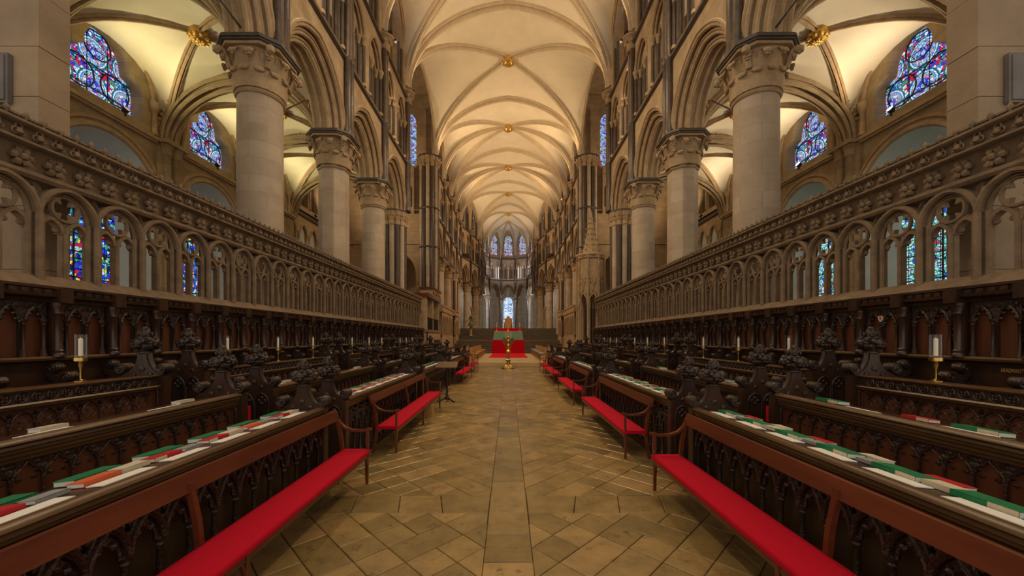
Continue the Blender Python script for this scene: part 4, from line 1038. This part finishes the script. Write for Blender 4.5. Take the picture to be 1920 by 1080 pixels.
# gilt lettering on the stall backs
def letters(txt, x, y, z, size):
    cu = bpy.data.curves.new('lettering', 'FONT'); cu.body = txt; cu.size = size; cu.extrude = .002; cu.align_x = 'CENTER'
    o = bpy.data.objects.new('lettering', cu); C.objects.link(o); dg_ = bpy.context.evaluated_depsgraph_get()
    me = bpy.data.meshes.new_from_object(o.evaluated_get(dg_)); bpy.data.objects.remove(o); me.materials.clear(); me.materials.append(M['gold_letter'])
    return me
for o in [o for o in bpy.data.objects if o.name.startswith('choir_stall') and o.parent is None]:
    if o.location.x > 0 and abs(o.location.y-yk(-1)) < .01: put(letters('HEADMASTER', 0, 0, 0, .062), 'lettering', o, (-.004, .215, -.15), 0, (.56, 1, 1), (PI/2, 0, -PI/2)); o['label'] = 'oak stall with HEADMASTER in gilt letters below its twin-arched panel'; del o['group']
    if o.location.x > 0 and abs(o.location.y-yk(1)) < .01:
        put(letters('OF CANT', 0, 0, 0, .045), 'lettering', o, (-.004, .22, -.155), 0, (.75, 1, 1), (PI/2, 0, -PI/2)); o['label'] = 'oak stall with faint gilt lettering and a small painted shield on its back'; del o['group']
        sh_ = MB().prism([(-.035, .04), (.035, .04), (.035, 0), (.02, -.03), (0, -.045), (-.02, -.03), (-.035, 0)], lambda u, v, w_: (w_, .34+u, .50+v), -.075, -.065).build('painted_shield', 'cream_book', o); MB().prism([(-.022, .028), (.022, .028), (0, -.028)], lambda u, v, w_: (w_, .34+u, .50+v), -.078, -.075).build('shield_charge', 'red_book', sh_)
# ================================================================== red benches in front of the stalls
def bench(y0, y1, xf, label, group=None):
    t = empty('bench', (xf, y0, 0)); Ln = y1-y0; xb = .37
    # the seat: a padded red board with softened edges
    c = MB(); pr = [(-.01, .385), (-.012, .41), (.0, .428), (.02, .434), (xb-.05, .434), (xb-.03, .425), (xb-.03, .385)]
    c.prism(pr, lambda u, v, w_: (u, w_, v), .0, Ln); c.build('seat_pad', 'red_cloth', t)
    r = MB(); r.box(.005, .03, .02, Ln-.02, .33, .385); r.box(xb-.06, xb-.035, .02, Ln-.02, .33, .385); r.build('seat_rail', 'bench_wood', t)
    # curved brackets below the front rail
    n_ = max(2, int(Ln/1.9)+1); ys = [.03+(Ln-.06)*i/(n_-1) for i in range(n_)]
    lg = MB().sweep([(0, 0, 0), (.004, 0, .18), (0, 0, .385)], [(-.017, -.02), (.017, -.02), (.017, .02), (-.017, .02)], (0, 1, 0), scale=[.85, .95, 1.1]).mesh('leg', 'bench_wood')
    lb = MB().sweep([(.06, 0, 0), (.02, 0, .2), (0, 0, .40), (.02, 0, .6), (.075, 0, .86)], [(-.02, -.02), (.02, -.02), (.02, .02), (-.02, .02)], (0, 1, 0)).mesh('back_post', 'bench_wood')
    for y_ in ys:
        put(lg, 'leg', t, (.018, y_, 0)); put(lb, 'back_post', t, (xb-.04, y_, 0))
        k = MB(); k.sweep([(.018, y_+(.02 if y_ < Ln/2 else -.02), .25), (.018, y_+(.05 if y_ < Ln/2 else -.05), .33), (.018, y_+(.12 if y_ < Ln/2 else -.12), .355)], [(-.01, -.012), (.01, -.012), (.01, .012), (-.01, .012)], (1, 0, 0)); k.build('bracket', 'bench_wood', t)
    tr = MB(); tr.prism([(xb+.015, .80), (xb+.055, .92), (xb+.075, .925), (xb+.08, .91), (xb+.045, .79)], lambda u, v, w_: (u, w_, v), -.02, Ln+.02); tr.build('top_rail', 'bench_wood', t)
    for y_ in (.02, Ln-.02):      # arm: sweeps down from the top rail to the front post
        a = MB(); a.sweep([(xb+.045, y_, .86), (xb+.0, y_, .77), (xb-.07, y_, .705), (xb-.17, y_, .672), (xb-.30, y_, .670), (.01, y_, .69), (-.035, y_, .688)], [(-.014, -.022), (.014, -.022), (.014, .022), (-.014, .022)], (0, 1, 0)); a.build('arm', 'bench_wood', t)
        MB().sweep([(.018, y_, .40), (.012, y_, .54), (.015, y_, .68)], [(-.015, -.016), (.015, -.016), (.015, .016), (-.015, .016)], (0, 1, 0)).build('arm_post', 'bench_wood', t)
    return tag(t, label, 'bench', group)
def side(t):      # move a bench built for the right to the left side
    t.location.x *= -1; t.scale.x = -1; return t
bench(.35, 4.80, 1.75, 'long red bench before the first front desk, the one stacked with green books')
side(bench(.35, 5.03, 1.77, 'long red bench before the first front desk, the one with orange books'))
bench(6.0, 9.5, 1.77, 'red-seated wooden armed bench just past the first gangway, opposite the wooden box')
bench(10.75, 14.1, 1.77, 'red-seated wooden armed bench opposite the wooden music stand')
bench(15.6, 19.3, 1.77, 'red-seated armed bench facing the bench that stands beyond the music stand')
bench(20.0, 22.3, 1.77, 'short red-seated bench opposite the slim black stand near the altar step')
side(bench(6.31, 10.4, 1.78, 'red-seated wooden armed bench with a wooden box under its far end'))
side(bench(15.7, 19.2, 1.78, 'red-seated armed bench standing beyond the wooden music stand'))
side(bench(20.6, 23.4, 1.78, 'short red-seated bench beside the slim black stand near the altar step'))
# wooden box
b = MB(); b.box(-.22, .22, -.16, .16, 0, .28); bx = empty('wooden_box', (-1.98, 9.25, 0)); b.build('body', 'pale_oak', bx)
MB().box(-.225, .225, -.165, .165, .265, .285).build('lid', 'pale_oak', bx); MB().box(-.06, .06, -.163, -.158, .15, .18).build('hand_hole', 'iron', bx)
tag(bx, 'plain pale wooden box with a slot handle standing on the floor by a bench', 'box')
# music stand
ms = empty('music_stand', (-1.77, 11.4, 0))
for k in range(3):
    an = PI/2+k*2*PI/3; MB().sweep([(0, 0, .12), (.10*cos(an), .10*sin(an), .09), (.22*cos(an), .22*sin(an), .03), (.28*cos(an), .28*sin(an), .02)], [(-.02, -.02), (.02, -.02), (.02, .02), (-.02, .02)], (0, 0, 1)).build('foot', 'wood', ms)
MB().lathe([(.055, .06), (.05, .16), (.03, .2), (.026, .5), (.034, .55), (.026, .6), (.026, .98), (.05, 1.0)], 12).build('post', 'wood', ms)
MB().add([(-.30, -.2, .98), (.30, -.2, .98), (.30, .22, 1.12), (-.30, .22, 1.12), (-.30, -.2, 1.005), (.30, -.2, 1.005), (.30, .22, 1.145), (-.30, .22, 1.145)], [(0, 3, 2, 1), (4, 5, 6, 7), (0, 1, 5, 4), (1, 2, 6, 5), (2, 3, 7, 6), (3, 0, 4, 7)]).build('sloping_top', 'wood_rail', ms, smooth=0)
tag(ms, 'wooden music stand with a sloping top on a three-footed post', 'music stand')
for sd, (x_, y_) in ((-1, (-2.05, 24.2)),):
    sl = empty('slim_stand', (x_, y_, 0)); MB().lathe([(.14, 0), (.14, .012), (.03, .03), (.012, .05), (.012, 1.05)], 12).build('pole', 'iron', sl); MB().lathe([(.02, 1.05), (.09, 1.07), (.09, 1.085)], 12).build('tray', 'brass', sl)
    tag(sl, 'slim black pole stand with a small tray beside the altar step', 'stand')
# ---- candle lamps on the back desks
gl = MB().lathe([(.052, .25), (.052, .50)], 16, cap=False).mesh('glass_chimney', 'clear_glass')
wx = MB().lathe([(.019, .275), (.019, .455), (.006, .46)], 10); wx.lathe([(.002, .46), (.002, .475)], 4); wx = wx.mesh('candle', 'wax')
br = MB().lathe([(.055, 0), (.055, .008), (.02, .018), (.008, .03), (.008, .12), (.014, .15), (.022, .19), (.012, .2), (.056, .22), (.056, .255), (.05, .255)], 14).mesh('brass_stand', 'brass')
for y_ in (4.2, 6.4, 7.8, 9.2, 11.5, 12.9, 14.2, 15.6, 16.6, 17.6, 18.7):
    c = empty('candle_lamp', (4.55, y_, 1.382)); put(br, 'brass_stand', c); put(wx, 'candle', c); put(gl, 'glass_chimney', c)
    tag(c, 'white candle in a glass chimney on a brass stem on the back desk', 'candle lamp', 'candle lamps on the back desks'); mirror(c)

# purple ropes across the first gangway and red kneelers hung on the middle-row ends
ro = MB(); ro.tube([(0, -.26+.52*i/10, .11*((i-5)/5)**2) for i in range(11)], .013, 6, (1, 0, 0)); ro = tag(ro.build('barrier_rope', 'violet_cloth', None, (2.51, 5.175, .90)), 'purple rope hung across the first gangway between two front desk ends', 'rope', 'purple gangway ropes'); mirror(ro)
kn = empty('hanging_kneeler', (3.30, 4.94, .80)); MB().box(-.06, .06, -.025, .025, 0, .19).build('cushion', 'red_cloth', kn); MB().tube([(-.03, 0, .19), (0, 0, .33), (.03, 0, .19)], .005, 5, (0, 1, 0)).build('cord', 'red_cloth', kn)
tag(kn, 'small red kneeler hanging on the middle-row desk end by the first gangway', 'kneeler', 'hanging red kneelers'); mirror(kn)
# ================================================================== steps, altar and the east end furniture
pfm = MB(); pfm.box(-5.7, 5.7, 25.1, 40.0, 0, .24)
pfm = tag(pfm.build('altar_platform', 'platform_stone'), 'broad pale stone platform one step above the paved choir floor', 'platform', None, 'structure')
MB().box(-5.7, 5.7, 24.75, 25.1, 0, .12).build('step', 'platform_stone', pfm)
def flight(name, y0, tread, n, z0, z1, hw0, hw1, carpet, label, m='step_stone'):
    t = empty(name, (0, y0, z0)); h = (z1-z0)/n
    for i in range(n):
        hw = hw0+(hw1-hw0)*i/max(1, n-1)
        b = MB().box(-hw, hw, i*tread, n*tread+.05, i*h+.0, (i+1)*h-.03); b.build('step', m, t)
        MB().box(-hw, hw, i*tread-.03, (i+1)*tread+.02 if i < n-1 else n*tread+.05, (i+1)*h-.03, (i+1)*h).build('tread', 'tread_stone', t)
    if carpet:
        c = MB(); k = carpet
        for i in range(n):
            c.box(-k, k, i*tread-.045, i*tread-.03, i*h, (i+1)*h+.012); c.box(-k, k, i*tread-.045, (i+1)*tread-.03, (i+1)*h, (i+1)*h+.012)
        c.build('stair_carpet', 'red_carpet', t, smooth=0)
    return tag(t, label, 'steps', None, 'structure')
flight('steps_altar', 40.0, .42, 7, .24, 1.55, 6.3, 6.3, 1.68, 'dark stone steps with a red carpet rising to the altar')
ap = MB().box(-6.3, 6.3, 42.9, 47.0, 0, 1.55).build('sanctuary_floor', 'step_stone'); tag(ap, 'stone landing on which the altar stands', 'landing', None, 'structure')
MB().box(-2.5, 2.5, 42.95, 46.9, 1.55, 1.562).build('floor_carpet', 'red_carpet', ap, smooth=0)
flight('steps_chapel', 47.0, .46, 9, 1.55, 3.05, 6.3, 6.3, 1.78, 'wide dark stone steps behind the altar up to the raised chapel')
cf = MB().box(-9, 9, 51.1, 76, 2.6, 3.05).build('chapel_floor', 'step_stone'); tag(cf, 'raised stone floor of the far east chapel', 'floor', None, 'structure')
cr = MB().box(-1.58, 1.58, 31.5, 39.98, .24, .255).build('carpet_runner', 'red_carpet', smooth=0); tag(cr, 'bright red carpet runner lying on the pale platform before the steps', 'carpet')
# altar
al = empty('altar', (0, 45.0, 1.562))
MB().box(-1.45, 1.45, -.42, .42, 0, .95).build('table', 'pale_oak', al)
c = MB(); n = 40; top = []; bot = []
for i in range(n):
    a = 2*PI*i/n; u, v = cos(a), sin(a); k = 1/max(abs(u)/1.6, abs(v)/.5); x_, y_ = u*k, v*k
    fl_ = 1.0+.10*(min(abs(x_)/1.6, 1)*min(abs(y_)/.5, 1))**4; wv = .025*sin(i*2.9)
    top.append((x_, y_, 1.0)); bot.append((x_*fl_*1.03+wv*u, y_*fl_*1.05+wv*v, .03))
c.add(top+bot, [tuple(range(n))]+[(i, n+i, n+(i+1) % n, (i+1) % n) for i in range(n)]); c.build('altar_cloth', 'green_cloth', al)
MB().box(-.42, .42, -.56, -.545, .08, .98).build('centre_panel', 'pale_green', al); MB().box(-1.6, 1.6, -.5, .5, 1.0, 1.012).build('linen', 'paper', al)
tag(al, 'altar covered to the ground by a pale green cloth', 'altar')
for s_ in (-1, 1):
    t = empty('altar_candlestick', (s_*1.32, 45.0, 2.574))
    MB().lathe([(.13, 0), (.13, .03), (.05, .08), (.03, .14), (.05, .22), (.025, .3), (.025, .42), (.07, .46), (.07, .48)], 12).build('stick', 'brass', t); MB().lathe([(.03, .48), (.03, .98), (.008, 1.0)], 10).build('candle', 'wax', t)
    tag(t, 'brass candlestick with a tall white candle on the end of the altar', 'candlestick', 'candlesticks on the altar')
t = empty('altar_cross', (0, 45.0, 2.574)); MB().lathe([(.14, 0), (.14, .03), (.04, .12), (.03, .2)], 10).build('foot', 'brass', t)
c = MB(); c.box(-.03, .03, -.02, .02, .2, .75); c.box(-.18, .18, -.02, .02, .5, .56); c.build('cross', 'gilt', t); tag(t, 'small gilt cross standing in the middle of the altar', 'cross')
# marble throne
t = empty('stone_throne', (0, 52.6, 3.05))
MB().box(-.5, .5, -.35, .4, 0, .5).build('seat', 'pale_oak', t); MB().prism([(-.5, 0), (.5, 0), (.5, 1.35), (.22, 1.42), (.16, 1.68), (-.16, 1.68), (-.22, 1.42), (-.5, 1.35)], lambda u, v, w_: (u, w_, v), .3, .45).build('back', 'pale_oak', t)
for s_ in (-1, 1): MB().box(s_*.5-.08, s_*.5+.08, -.35, .35, 0, .85).build('arm', 'pale_oak', t)
tag(t, 'heavy light brown high-backed throne at the top of the steps behind the altar', 'throne')
# eagle lectern
t = empty('eagle_lectern', (0, 23.7, 0))
MB().lathe([(.42, 0), (.42, .05), (.36, .08), (.34, .14), (.24, .18), (.12, .26), (.1, .42), (.16, .46), (.16, .52), (.08, .58), (.07, .9), (.12, .95), (.16, 1.02), (.09, 1.1), (.07, 1.2), (.14, 1.25), (.17, 1.36), (.13, 1.45)], 20).build('pillar', 'brass', t)
for k in range(4): an = PI/4+k*PI/2; MB().blob((.4*cos(an), .4*sin(an), .05), (.1, .1, .07), 8, 5, .15, 4, k).build('lion_foot', 'brass', t)
e = MB(); e.blob((0, 0, 1.62), (.12, .15, .2), 12, 9); e.blob((0, -.08, 1.86), (.07, .08, .09), 10, 7); e.blob((0, -.17, 1.85), (.025, .06, .03), 6, 4); e.tube([(0, -.02, 1.74), (0, -.07, 1.84)], .07, 8, (1, 0, 0)); e.build('eagle_body', 'brass', t)
for s_ in (-1, 1):
    wv = [(.06, 1.5), (.12, 1.44), (.22, 1.42), (.31, 1.5), (.35, 1.64), (.33, 1.78), (.25, 1.84), (.14, 1.8), (.07, 1.72)]
    MB().prism([(s_*u, v) for u, v in wv], lambda u, v, w_: (u, w_+(abs(u))*-.25, v), -.02, .03).build('wing', 'brass', t)
    for k in range(4): pass
MB().tube([(0, 0, 1.95), (0, 0, 2.05)], .012, 6, (1, 0, 0)).build('finial', 'brass', t)
tag(t, 'brass eagle lectern with spread wings standing before the altar step', 'lectern')
# pews on the platform
def pew(x, y, kneel, label, grp):
    t = empty('pew', (x, y, .24)); L_ = 2.5
    MB().box(0, .42, 0, L_, .40, .44).build('seat', 'pale_oak', t); MB().add([(.40, 0, .42), (.44, 0, .42), (.44, L_, .42), (.40, L_, .42), (.50, 0, .88), (.54, 0, .88), (.54, L_, .88), (.50, L_, .88)], [(0, 3, 2, 1), (4, 5, 6, 7), (0, 1, 5, 4), (1, 2, 6, 5), (2, 3, 7, 6), (3, 0, 4, 7)]).build('back', 'pale_oak', t)
    for yy in (.0, L_-.04): MB().prism([(0, 0), (.45, 0), (.55, .9), (.45, .9), (.4, .5), (0, .5)], lambda u, v, w_: (u, w_, v), yy, yy+.04).build('end', 'pale_oak', t)
    if kneel: MB().box(-.02, .30, .2, L_-.2, .44, .52).build('seat_cushion', 'blue_cloth', t)
    return tag(t, label, 'pew', grp)
for i, y_ in enumerate((27.6, 30.6, 33.6, 36.6)):
    for j, x_ in enumerate((2.25, 3.5)):
        pew(x_, y_, True, 'pale wooden pew with a blue cushion on the stone platform', 'blue-cushioned pews'); side(pew(x_, y_, False, 'plain pale wooden pew on the stone platform', 'plain pale pews'))
# flowers on a pedestal
t = empty('flower_arrangement', (-4.55, 48.0, 2.05))
MB().lathe([(.22, 0), (.22, .05), (.16, .1), (.15, .75), (.22, .8), (.22, .85)], 10).build('pedestal', 'platform_stone', t)
rf = random.Random(4); lf = MB(); bl = MB()
for i in range(150):
    a, r_, z_ = rf.uniform(0, 2*PI), rf.random()**.6, rf.random()
    p = Vector((.62*r_*cos(a)*sin(PI*(.15+z_*.8)), .5*r_*sin(a), .9+1.5*z_)); d = Vector((cos(a), sin(a), rf.uniform(-.2, .9))).normalized()*.2; s_ = Vector((-sin(a), cos(a), 0))*.06
    lf.add([p-d, p+s_, p+d, p-s_], [(0, 1, 2, 3)])
    if i % 5 == 0: bl.blob(tuple(p+d*.3), .05, 6, 4)
lf.build('foliage', 'leaf', t, smooth=0); bl.build('blossoms', 'blossom', t)['kind'] = 'stuff'
tag(t, 'tall green and white flower arrangement on a stone pedestal beside the chapel steps', 'flower arrangement')
# stone screens of the presbytery, between the tall piers
def pres_screen(x, ya, yb, h, n, label, grp, z0=0, m='carved_stone'):
    t = empty('presbytery_screen', (x, ya, z0)); p = (yb-ya)/n
    a = MB(); a.box(0, .2, 0, yb-ya, 0, h*.42); a.build('plinth', m, t)
    a = MB(); a.box(-.05, .25, 0, yb-ya, h*.9, h*.94); a.box(.0, .2, 0, yb-ya, h*.94, h); a.box(-.06, .26, 0, yb-ya, h, h*1.03); a.build('cornice', m, t)
    b = MB(); hh = hole(.08, p-.08, h*.46, h*.72, p*.5, 6); b.plate((0, p, h*.42, h*.9), hh, XY, .02, .14); b.tube([XY(u, v, 0) for u, v in arch(.08, p-.08, h*.72, p*.5, 6)], .03, 5, (1, 0, 0)); b.tube([(.02, p/2, h*.42), (.02, p/2, h*.8)], .03, 5, (1, 0, 0))
    me = b.mesh('arch_panel', m)
    for i in range(n): put(me, 'arch_panel', t, (0, i*p, 0))
    return tag(t, label, 'screen', grp)
for args in ((5.75, 33.2, 39.7, 4.5, 6, 'low carved stone screen between the tall crossing pier and the pale column', 'screens beyond the crossing piers'),
             (5.75, 41.5, 44.2, 4.6, 3, 'short carved stone screen between the pale column and the clustered pier', 'short presbytery screens')):
    mirror(pres_screen(args[0]-.2, *args[1:]))
mirror(pres_screen(4.9, 53.2, 56.2, 2.9, 3, 'warm-lit carved parapet between the columns at the top of the steps', 'parapets at the top of the steps', 3.05))
# canopied tomb opposite the throne
t = empty('canopied_tomb', (-5.65, 25.6, 0)); Ln = 4.6
MB().box(-.5, .35, 0, Ln, 0, 2.2).build('base', 'carved_stone', t); a = MB(); a.box(-.55, .45, -.05, Ln+.05, 2.2, 2.38); a.build('slab', 'screen_stone', t)
ph = hole(.1, Ln/5-.1, .3, 1.3, .45, 6); b = MB().plate((0, Ln/5, .05, 2.15), ph, XY, .35, .42); me = b.mesh('arch_panel', 'carved_stone')
for i in range(5): put(me, 'arch_panel', t, (0, i*Ln/5, 0))
for i in range(26): MB().lathe([(.016, 2.38), (.016, 3.15)], 6).build('iron_bar', 'iron', t, (.34, .3+i*(Ln-.6)/25, 0))
MB().box(.31, .37, .2, Ln-.2, 3.13, 3.18).build('iron_rail', 'iron', t)
for y_ in (.0, Ln*.45, Ln-.3): MB().box(-.3, .35, y_, y_+.3, 2.38, 4.5).build('pillar', 'carved_stone', t)
MB().box(-.5, .5, -.1, Ln+.1, 4.5, 4.75).build('canopy', 'bench_wood', t); a = MB(); a.box(-.45, .45, 1.6, Ln, 4.75, 5.2); a.build('crest', 'carved_stone', t); MB().box(-.5, .52, 1.5, Ln+.1, 5.2, 5.34).build('crest_cornice', 'bench_wood', t)
for k in range(10): MB().blob((.47, 1.75+k*.3, 4.97), (.05, .11, .13), 8, 5, .2, 4, k).build('carved_figure', 'gilt' if k % 2 else 'bench_wood', t)
tag(t, 'painted stone tomb with iron railings and red canopy beside the clustered pier', 'tomb')
# spired canopy of the archbishop's seat
t = empty('bishop_throne', (5.55, 26.6, 0)); r_ = .92
MB().box(-.75, .75, -.8, .8, 0, .5).build('dais', 'carved_stone', t); MB().box(.55, .75, -.75, .75, .5, 4.3).build('back_wall', 'carved_stone', t)
for k in range(8):
    an = PI/8+k*PI/4; x_, y_ = r_*cos(an), r_*sin(an)
    if k in (2, 3, 4, 5): MB().lathe([(.12, .5), (.12, .8), (.07, .9), (.07, 3.9), (.12, 4.1)], 8).build('post', 'carved_stone', t, (x_, y_, 0))
    p = MB().lathe([(.09, 4.0), (.07, 6.6), (.10, 6.7), (.0, 7.5)], 6, cap=False); p.blob((0, 0, 4.0), (.11, .11, .16), 6, 5, .2, 4); p.build('pinnacle', 'carved_stone', t, (x_, y_, 0))
    an2 = k*PI/4; wd = 2*r_*sin(PI/8); q = MB()
    for i, (z0, w_, hh) in enumerate(((4.0, wd*.96, .75), (5.1, wd*.5, .5))):
        for dx in ((0,) if i == 0 else (-wd*.25, wd*.25)):
            q.tube([(0, dx+u, z0+v) for u, v in arch(-w_/2, w_/2, 0, hh, 6)], .045, 5, (1, 0, 0)); q.tube([(0.02, dx-w_/2, z0+.1), (.0, dx, z0+hh*1.55)], .035, 5, (1, 0, 0)); q.tube([(0.02, dx+w_/2, z0+.1), (.0, dx, z0+hh*1.55)], .035, 5, (1, 0, 0))
            for j in range(4): q.blob((.02, dx-w_/2*(1-j/4), z0+.15+hh*1.4*j/4), .05, 5, 4); q.blob((.02, dx+w_/2*(1-j/4), z0+.15+hh*1.4*j/4), .05, 5, 4)
    q.box(-.08, -.04, -wd/2, wd/2, 4.75, 7.2); q.box(-.04, .06, -wd/2, wd/2, 7.1, 7.35)
    o_ = q.build('gable', 'carved_stone', t, (r_*cos(PI/8)*cos(an2), r_*cos(PI/8)*sin(an2), 0)); o_.rotation_euler.z = an2
sp = MB().lathe([(.62, 7.3), (.3, 8.6), (.1, 10.2), (.0, 10.6)], 8, cap=False)
for k in range(8):
    for j in range(8): f = j/8; rr = .62*(1-f)+.04; sp.blob((rr*cos(k*PI/4), rr*sin(k*PI/4), 7.35+2.9*f), .06, 5, 4)
sp.build('spire', 'carved_stone', t); MB().lathe([(.98, 7.2), (1.05, 7.3), (1.0, 7.42), (.6, 7.42)], 8).build('crown', 'carved_stone', t)
MB().box(.50, .55, -.4, .4, .9, 2.6).build('curtain', 'red_book', t)
tag(t, 'tall carved stone seat canopy with a crocketed spire opposite the painted tomb', 'throne')
# timber screen in front of it
t = empty('timber_screen', (3.7, 24.2, 0)); MB().box(0, 1.2, -.03, .03, 1.55, 1.72).build('top_rail', 'pale_oak', t); MB().box(0, 1.2, -.02, .02, .0, .9).build('panel', 'wood', t)
for i in range(6): MB().box(i*.23, i*.23+.04, -.02, .02, .9, 1.55).build('upright', 'pale_oak', t)
tag(t, 'pale timber rail screen with uprights in front of the spired seat', 'screen')
# ================================================================== books and papers on the desks
rk = random.Random(11)
def book_meshes(w_, d_, h_, cover):
    c = MB(); c.box(-d_/2, d_/2, -w_/2, w_/2, 0, .003); c.box(-d_/2, d_/2, -w_/2, w_/2, h_-.003, h_); c.box(-d_/2, -d_/2+.004, -w_/2, w_/2, 0, h_)
    p = MB().box(-d_/2+.004, d_/2-.006, -w_/2+.004, w_/2-.004, .003, h_-.003); l = MB().box(-d_/2-.0012, -d_/2, -w_/2, -w_/2+w_*.42, .001, h_-.001)
    return c.mesh('cover', cover, 0), p.mesh('pages', 'paper', 0), l.mesh('spine_label', 'cream_book', 0)
BK = {'green': book_meshes(.30, .14, .034, 'green_book'), 'red': book_meshes(.23, .11, .028, 'red_book'), 'orange': book_meshes(.23, .11, .028, 'orange_book'), 'grey': book_meshes(.17, .10, .024, 'grey_book'), 'cream': book_meshes(.19, .11, .032, 'cream_book')}
PAP = MB().box(-.055, .055, -.17, .17, 0, .006).mesh('sheets', 'paper', 0)
NAME = {'green': 'thick green hardback book', 'red': 'red hardback book', 'orange': 'orange-red hardback book', 'grey': 'slim grey book', 'cream': 'cream-covered book', 'paper': 'white paper booklet'}
def put_item(kind, sd, row, x, y, zl=0):
    F_, T, _ = ROWS[row]; z = T-.012-(x-F_)*.048/.46+.003+zl
    rz = rk.uniform(-.035, .035); tilt = .104
    t = empty('booklet' if kind == 'paper' else 'book', (sd*x, y, z)); t.rotation_euler = (0, tilt*sd, rz); t.scale.x = sd
    if kind == 'paper': put(PAP, 'sheets', t)
    else:
        c, p, l = BK[kind]; put(c, 'cover', t); put(p, 'pages', t)
        if kind in ('green', 'red') and (sd > 0 or kind == 'red'): put(l, 'spine_label', t)
    k2 = '%s lying on the %s' % (NAME[kind], ('front-row desk', 'middle-row desk')[row])
    k2 += (' opposite the green hymn books' if False else '')
    tag(t, k2, 'booklet' if kind == 'paper' else 'book', NAME[kind]+'s on the '+('front desks', 'middle desks')[row])
for sd in (1, -1):
    for si, (ya, yb) in enumerate(SEG[:4]):
        n_ = int((yb-ya-.3)/.46)
        for i in range(n_):
            y = ya+.42+i*(yb-ya-.84)/max(1, n_-1)
            if y < 1.75: continue
            j = lambda a: rk.uniform(-a, a)
            F_ = ROWS[0][0]
            lanes = [('paper', .10, -.02)]
            if sd < 0: lanes += [('green', .37, .05), ('orange' if (i+si) % 3 == 0 else 'red', .235, -.07), ('cream' if i % 2 else 'grey', .235, .155)]
            else: lanes += [('green', .235, .05), ('red' if i % 2 else 'cream', .36, -.10), ('grey' if i % 3 else 'cream', .24, -.207)]
            if si >= 2: lanes = lanes[:2]
            for kind, dx, dy in lanes: put_item(kind, sd, 0, F_+dx, y+dy+j(.015))
            # middle row: sparse papers, a few green books on one side
            F2 = ROWS[1][0]
            if si < 3 and i % 2 == 0: put_item('paper', sd, 1, F2+.12, y+j(.1))
            if si < 2 and i % 3 == 1: put_item('green' if sd > 0 else 'cream', sd, 1, F2+.27, y+j(.1))
            if sd > 0 and si < 2 and i % 3 == 2: put_item('red', sd, 1, F2+.27, y+j(.1))
# ================================================================== lamps
def floodlight(loc, aim, power, col, label, group, angle=130, lens='dim_lens'):
    """small black floodlight: bracket, housing, lens; carries its own lamp"""
    t = empty('floodlight', loc)
    v = (Vector(aim)-Vector(loc)).normalized(); q = v.to_track_quat('-Z', 'Y').to_euler()
    MB().box(-.02, .02, -.02, .02, -.2, 0).build('bracket', 'iron', t)
    hb = MB().lathe([(.05, .10), (.09, .06), (.10, -.04), (.10, -.06)], 12).build('housing', 'iron', t); hb.rotation_euler = q
    ln = MB().lathe([(.085, -.061), (.085, -.063)], 12).build('lens', lens, t); ln.rotation_euler = q
    tag(t, label, 'floodlight', group)
    lamp('floodlight_lamp', 'SPOT', Vector(loc)+v*.14, power, col, aim, .12, angle, .9)
    return t
VK, DK_ = .31, 1.25
for sd in (1, -1):
    for y in (7.9, 12.6, 16.6, 20.9):
        floodlight((sd*12.22, y, 9.12), (sd*9.2, y, 11.6), 270 if sd < 0 else 300, YEL if sd < 0 else WARM2, 'floodlight on the aisle string course below a stained window', 'aisle floodlights', 165, 'bulb' if sd > 0 else 'dim_lens')
    for y, p in ((10.2, 1300), (18.75, 1300), (23.25, 1100), (31.6, 1500), (36.3, 2400), (45.0, 2600), (52.6, 1700), (61.0, 1300)):
        xw = 5.6 if y < 49 else (4.75 if y < 56 else 4.0)
        floodlight((sd*xw, y, 16.35), (-sd*1.2, y+.6, 21), p*VK, WARM, 'floodlight above the vault springing', 'vault floodlights', 150)
    for y, p in ((10.8, 1000), (14.5, 1000), (19.3, 1000), (32.6, 900), (40.6, 1100), (45.6, 1100), (48.9, 700), (57.0, 400)):  # fill lamps added to brighten walls, stalls and floor; no such fixtures seen
        xw = 5.55 if y < 49 else 4.1
        floodlight((sd*xw, y, 16.35), (-sd*3.0, y+1.0, 3.0), p*DK_, WARM2, 'added fill floodlight on a wall capital aimed down at the choir', 'added choir fill lights', 125)
    floodlight((sd*13.4, 27.5, 10.35), (sd*8, 28.5, 14), 1200, WARM2, 'added fill floodlight on the end wall of the transept', 'added transept fill lights', 165)  # added fill so the transept interior is not dark; no source seen there
    floodlight((sd*3.45, 67.0, 12.3), (-sd*1.0, 69.0, 17), 350, (.75, .8, 1.0), 'added floodlight standing in for window daylight in the rounded east end', 'added east end daylight lamps', 165)  # added cool lamp, stands in for daylight from the apse windows
    floodlight((sd*8.0, 64.0, 9.0), (sd*3.0, 70.5, 6), 1500, (.8, .85, 1.0), 'added floodlight standing in for window daylight behind the rounded east end', 'added ambulatory daylight lamps', 165)  # added cool fill for the dark lower apse, in place of window daylight
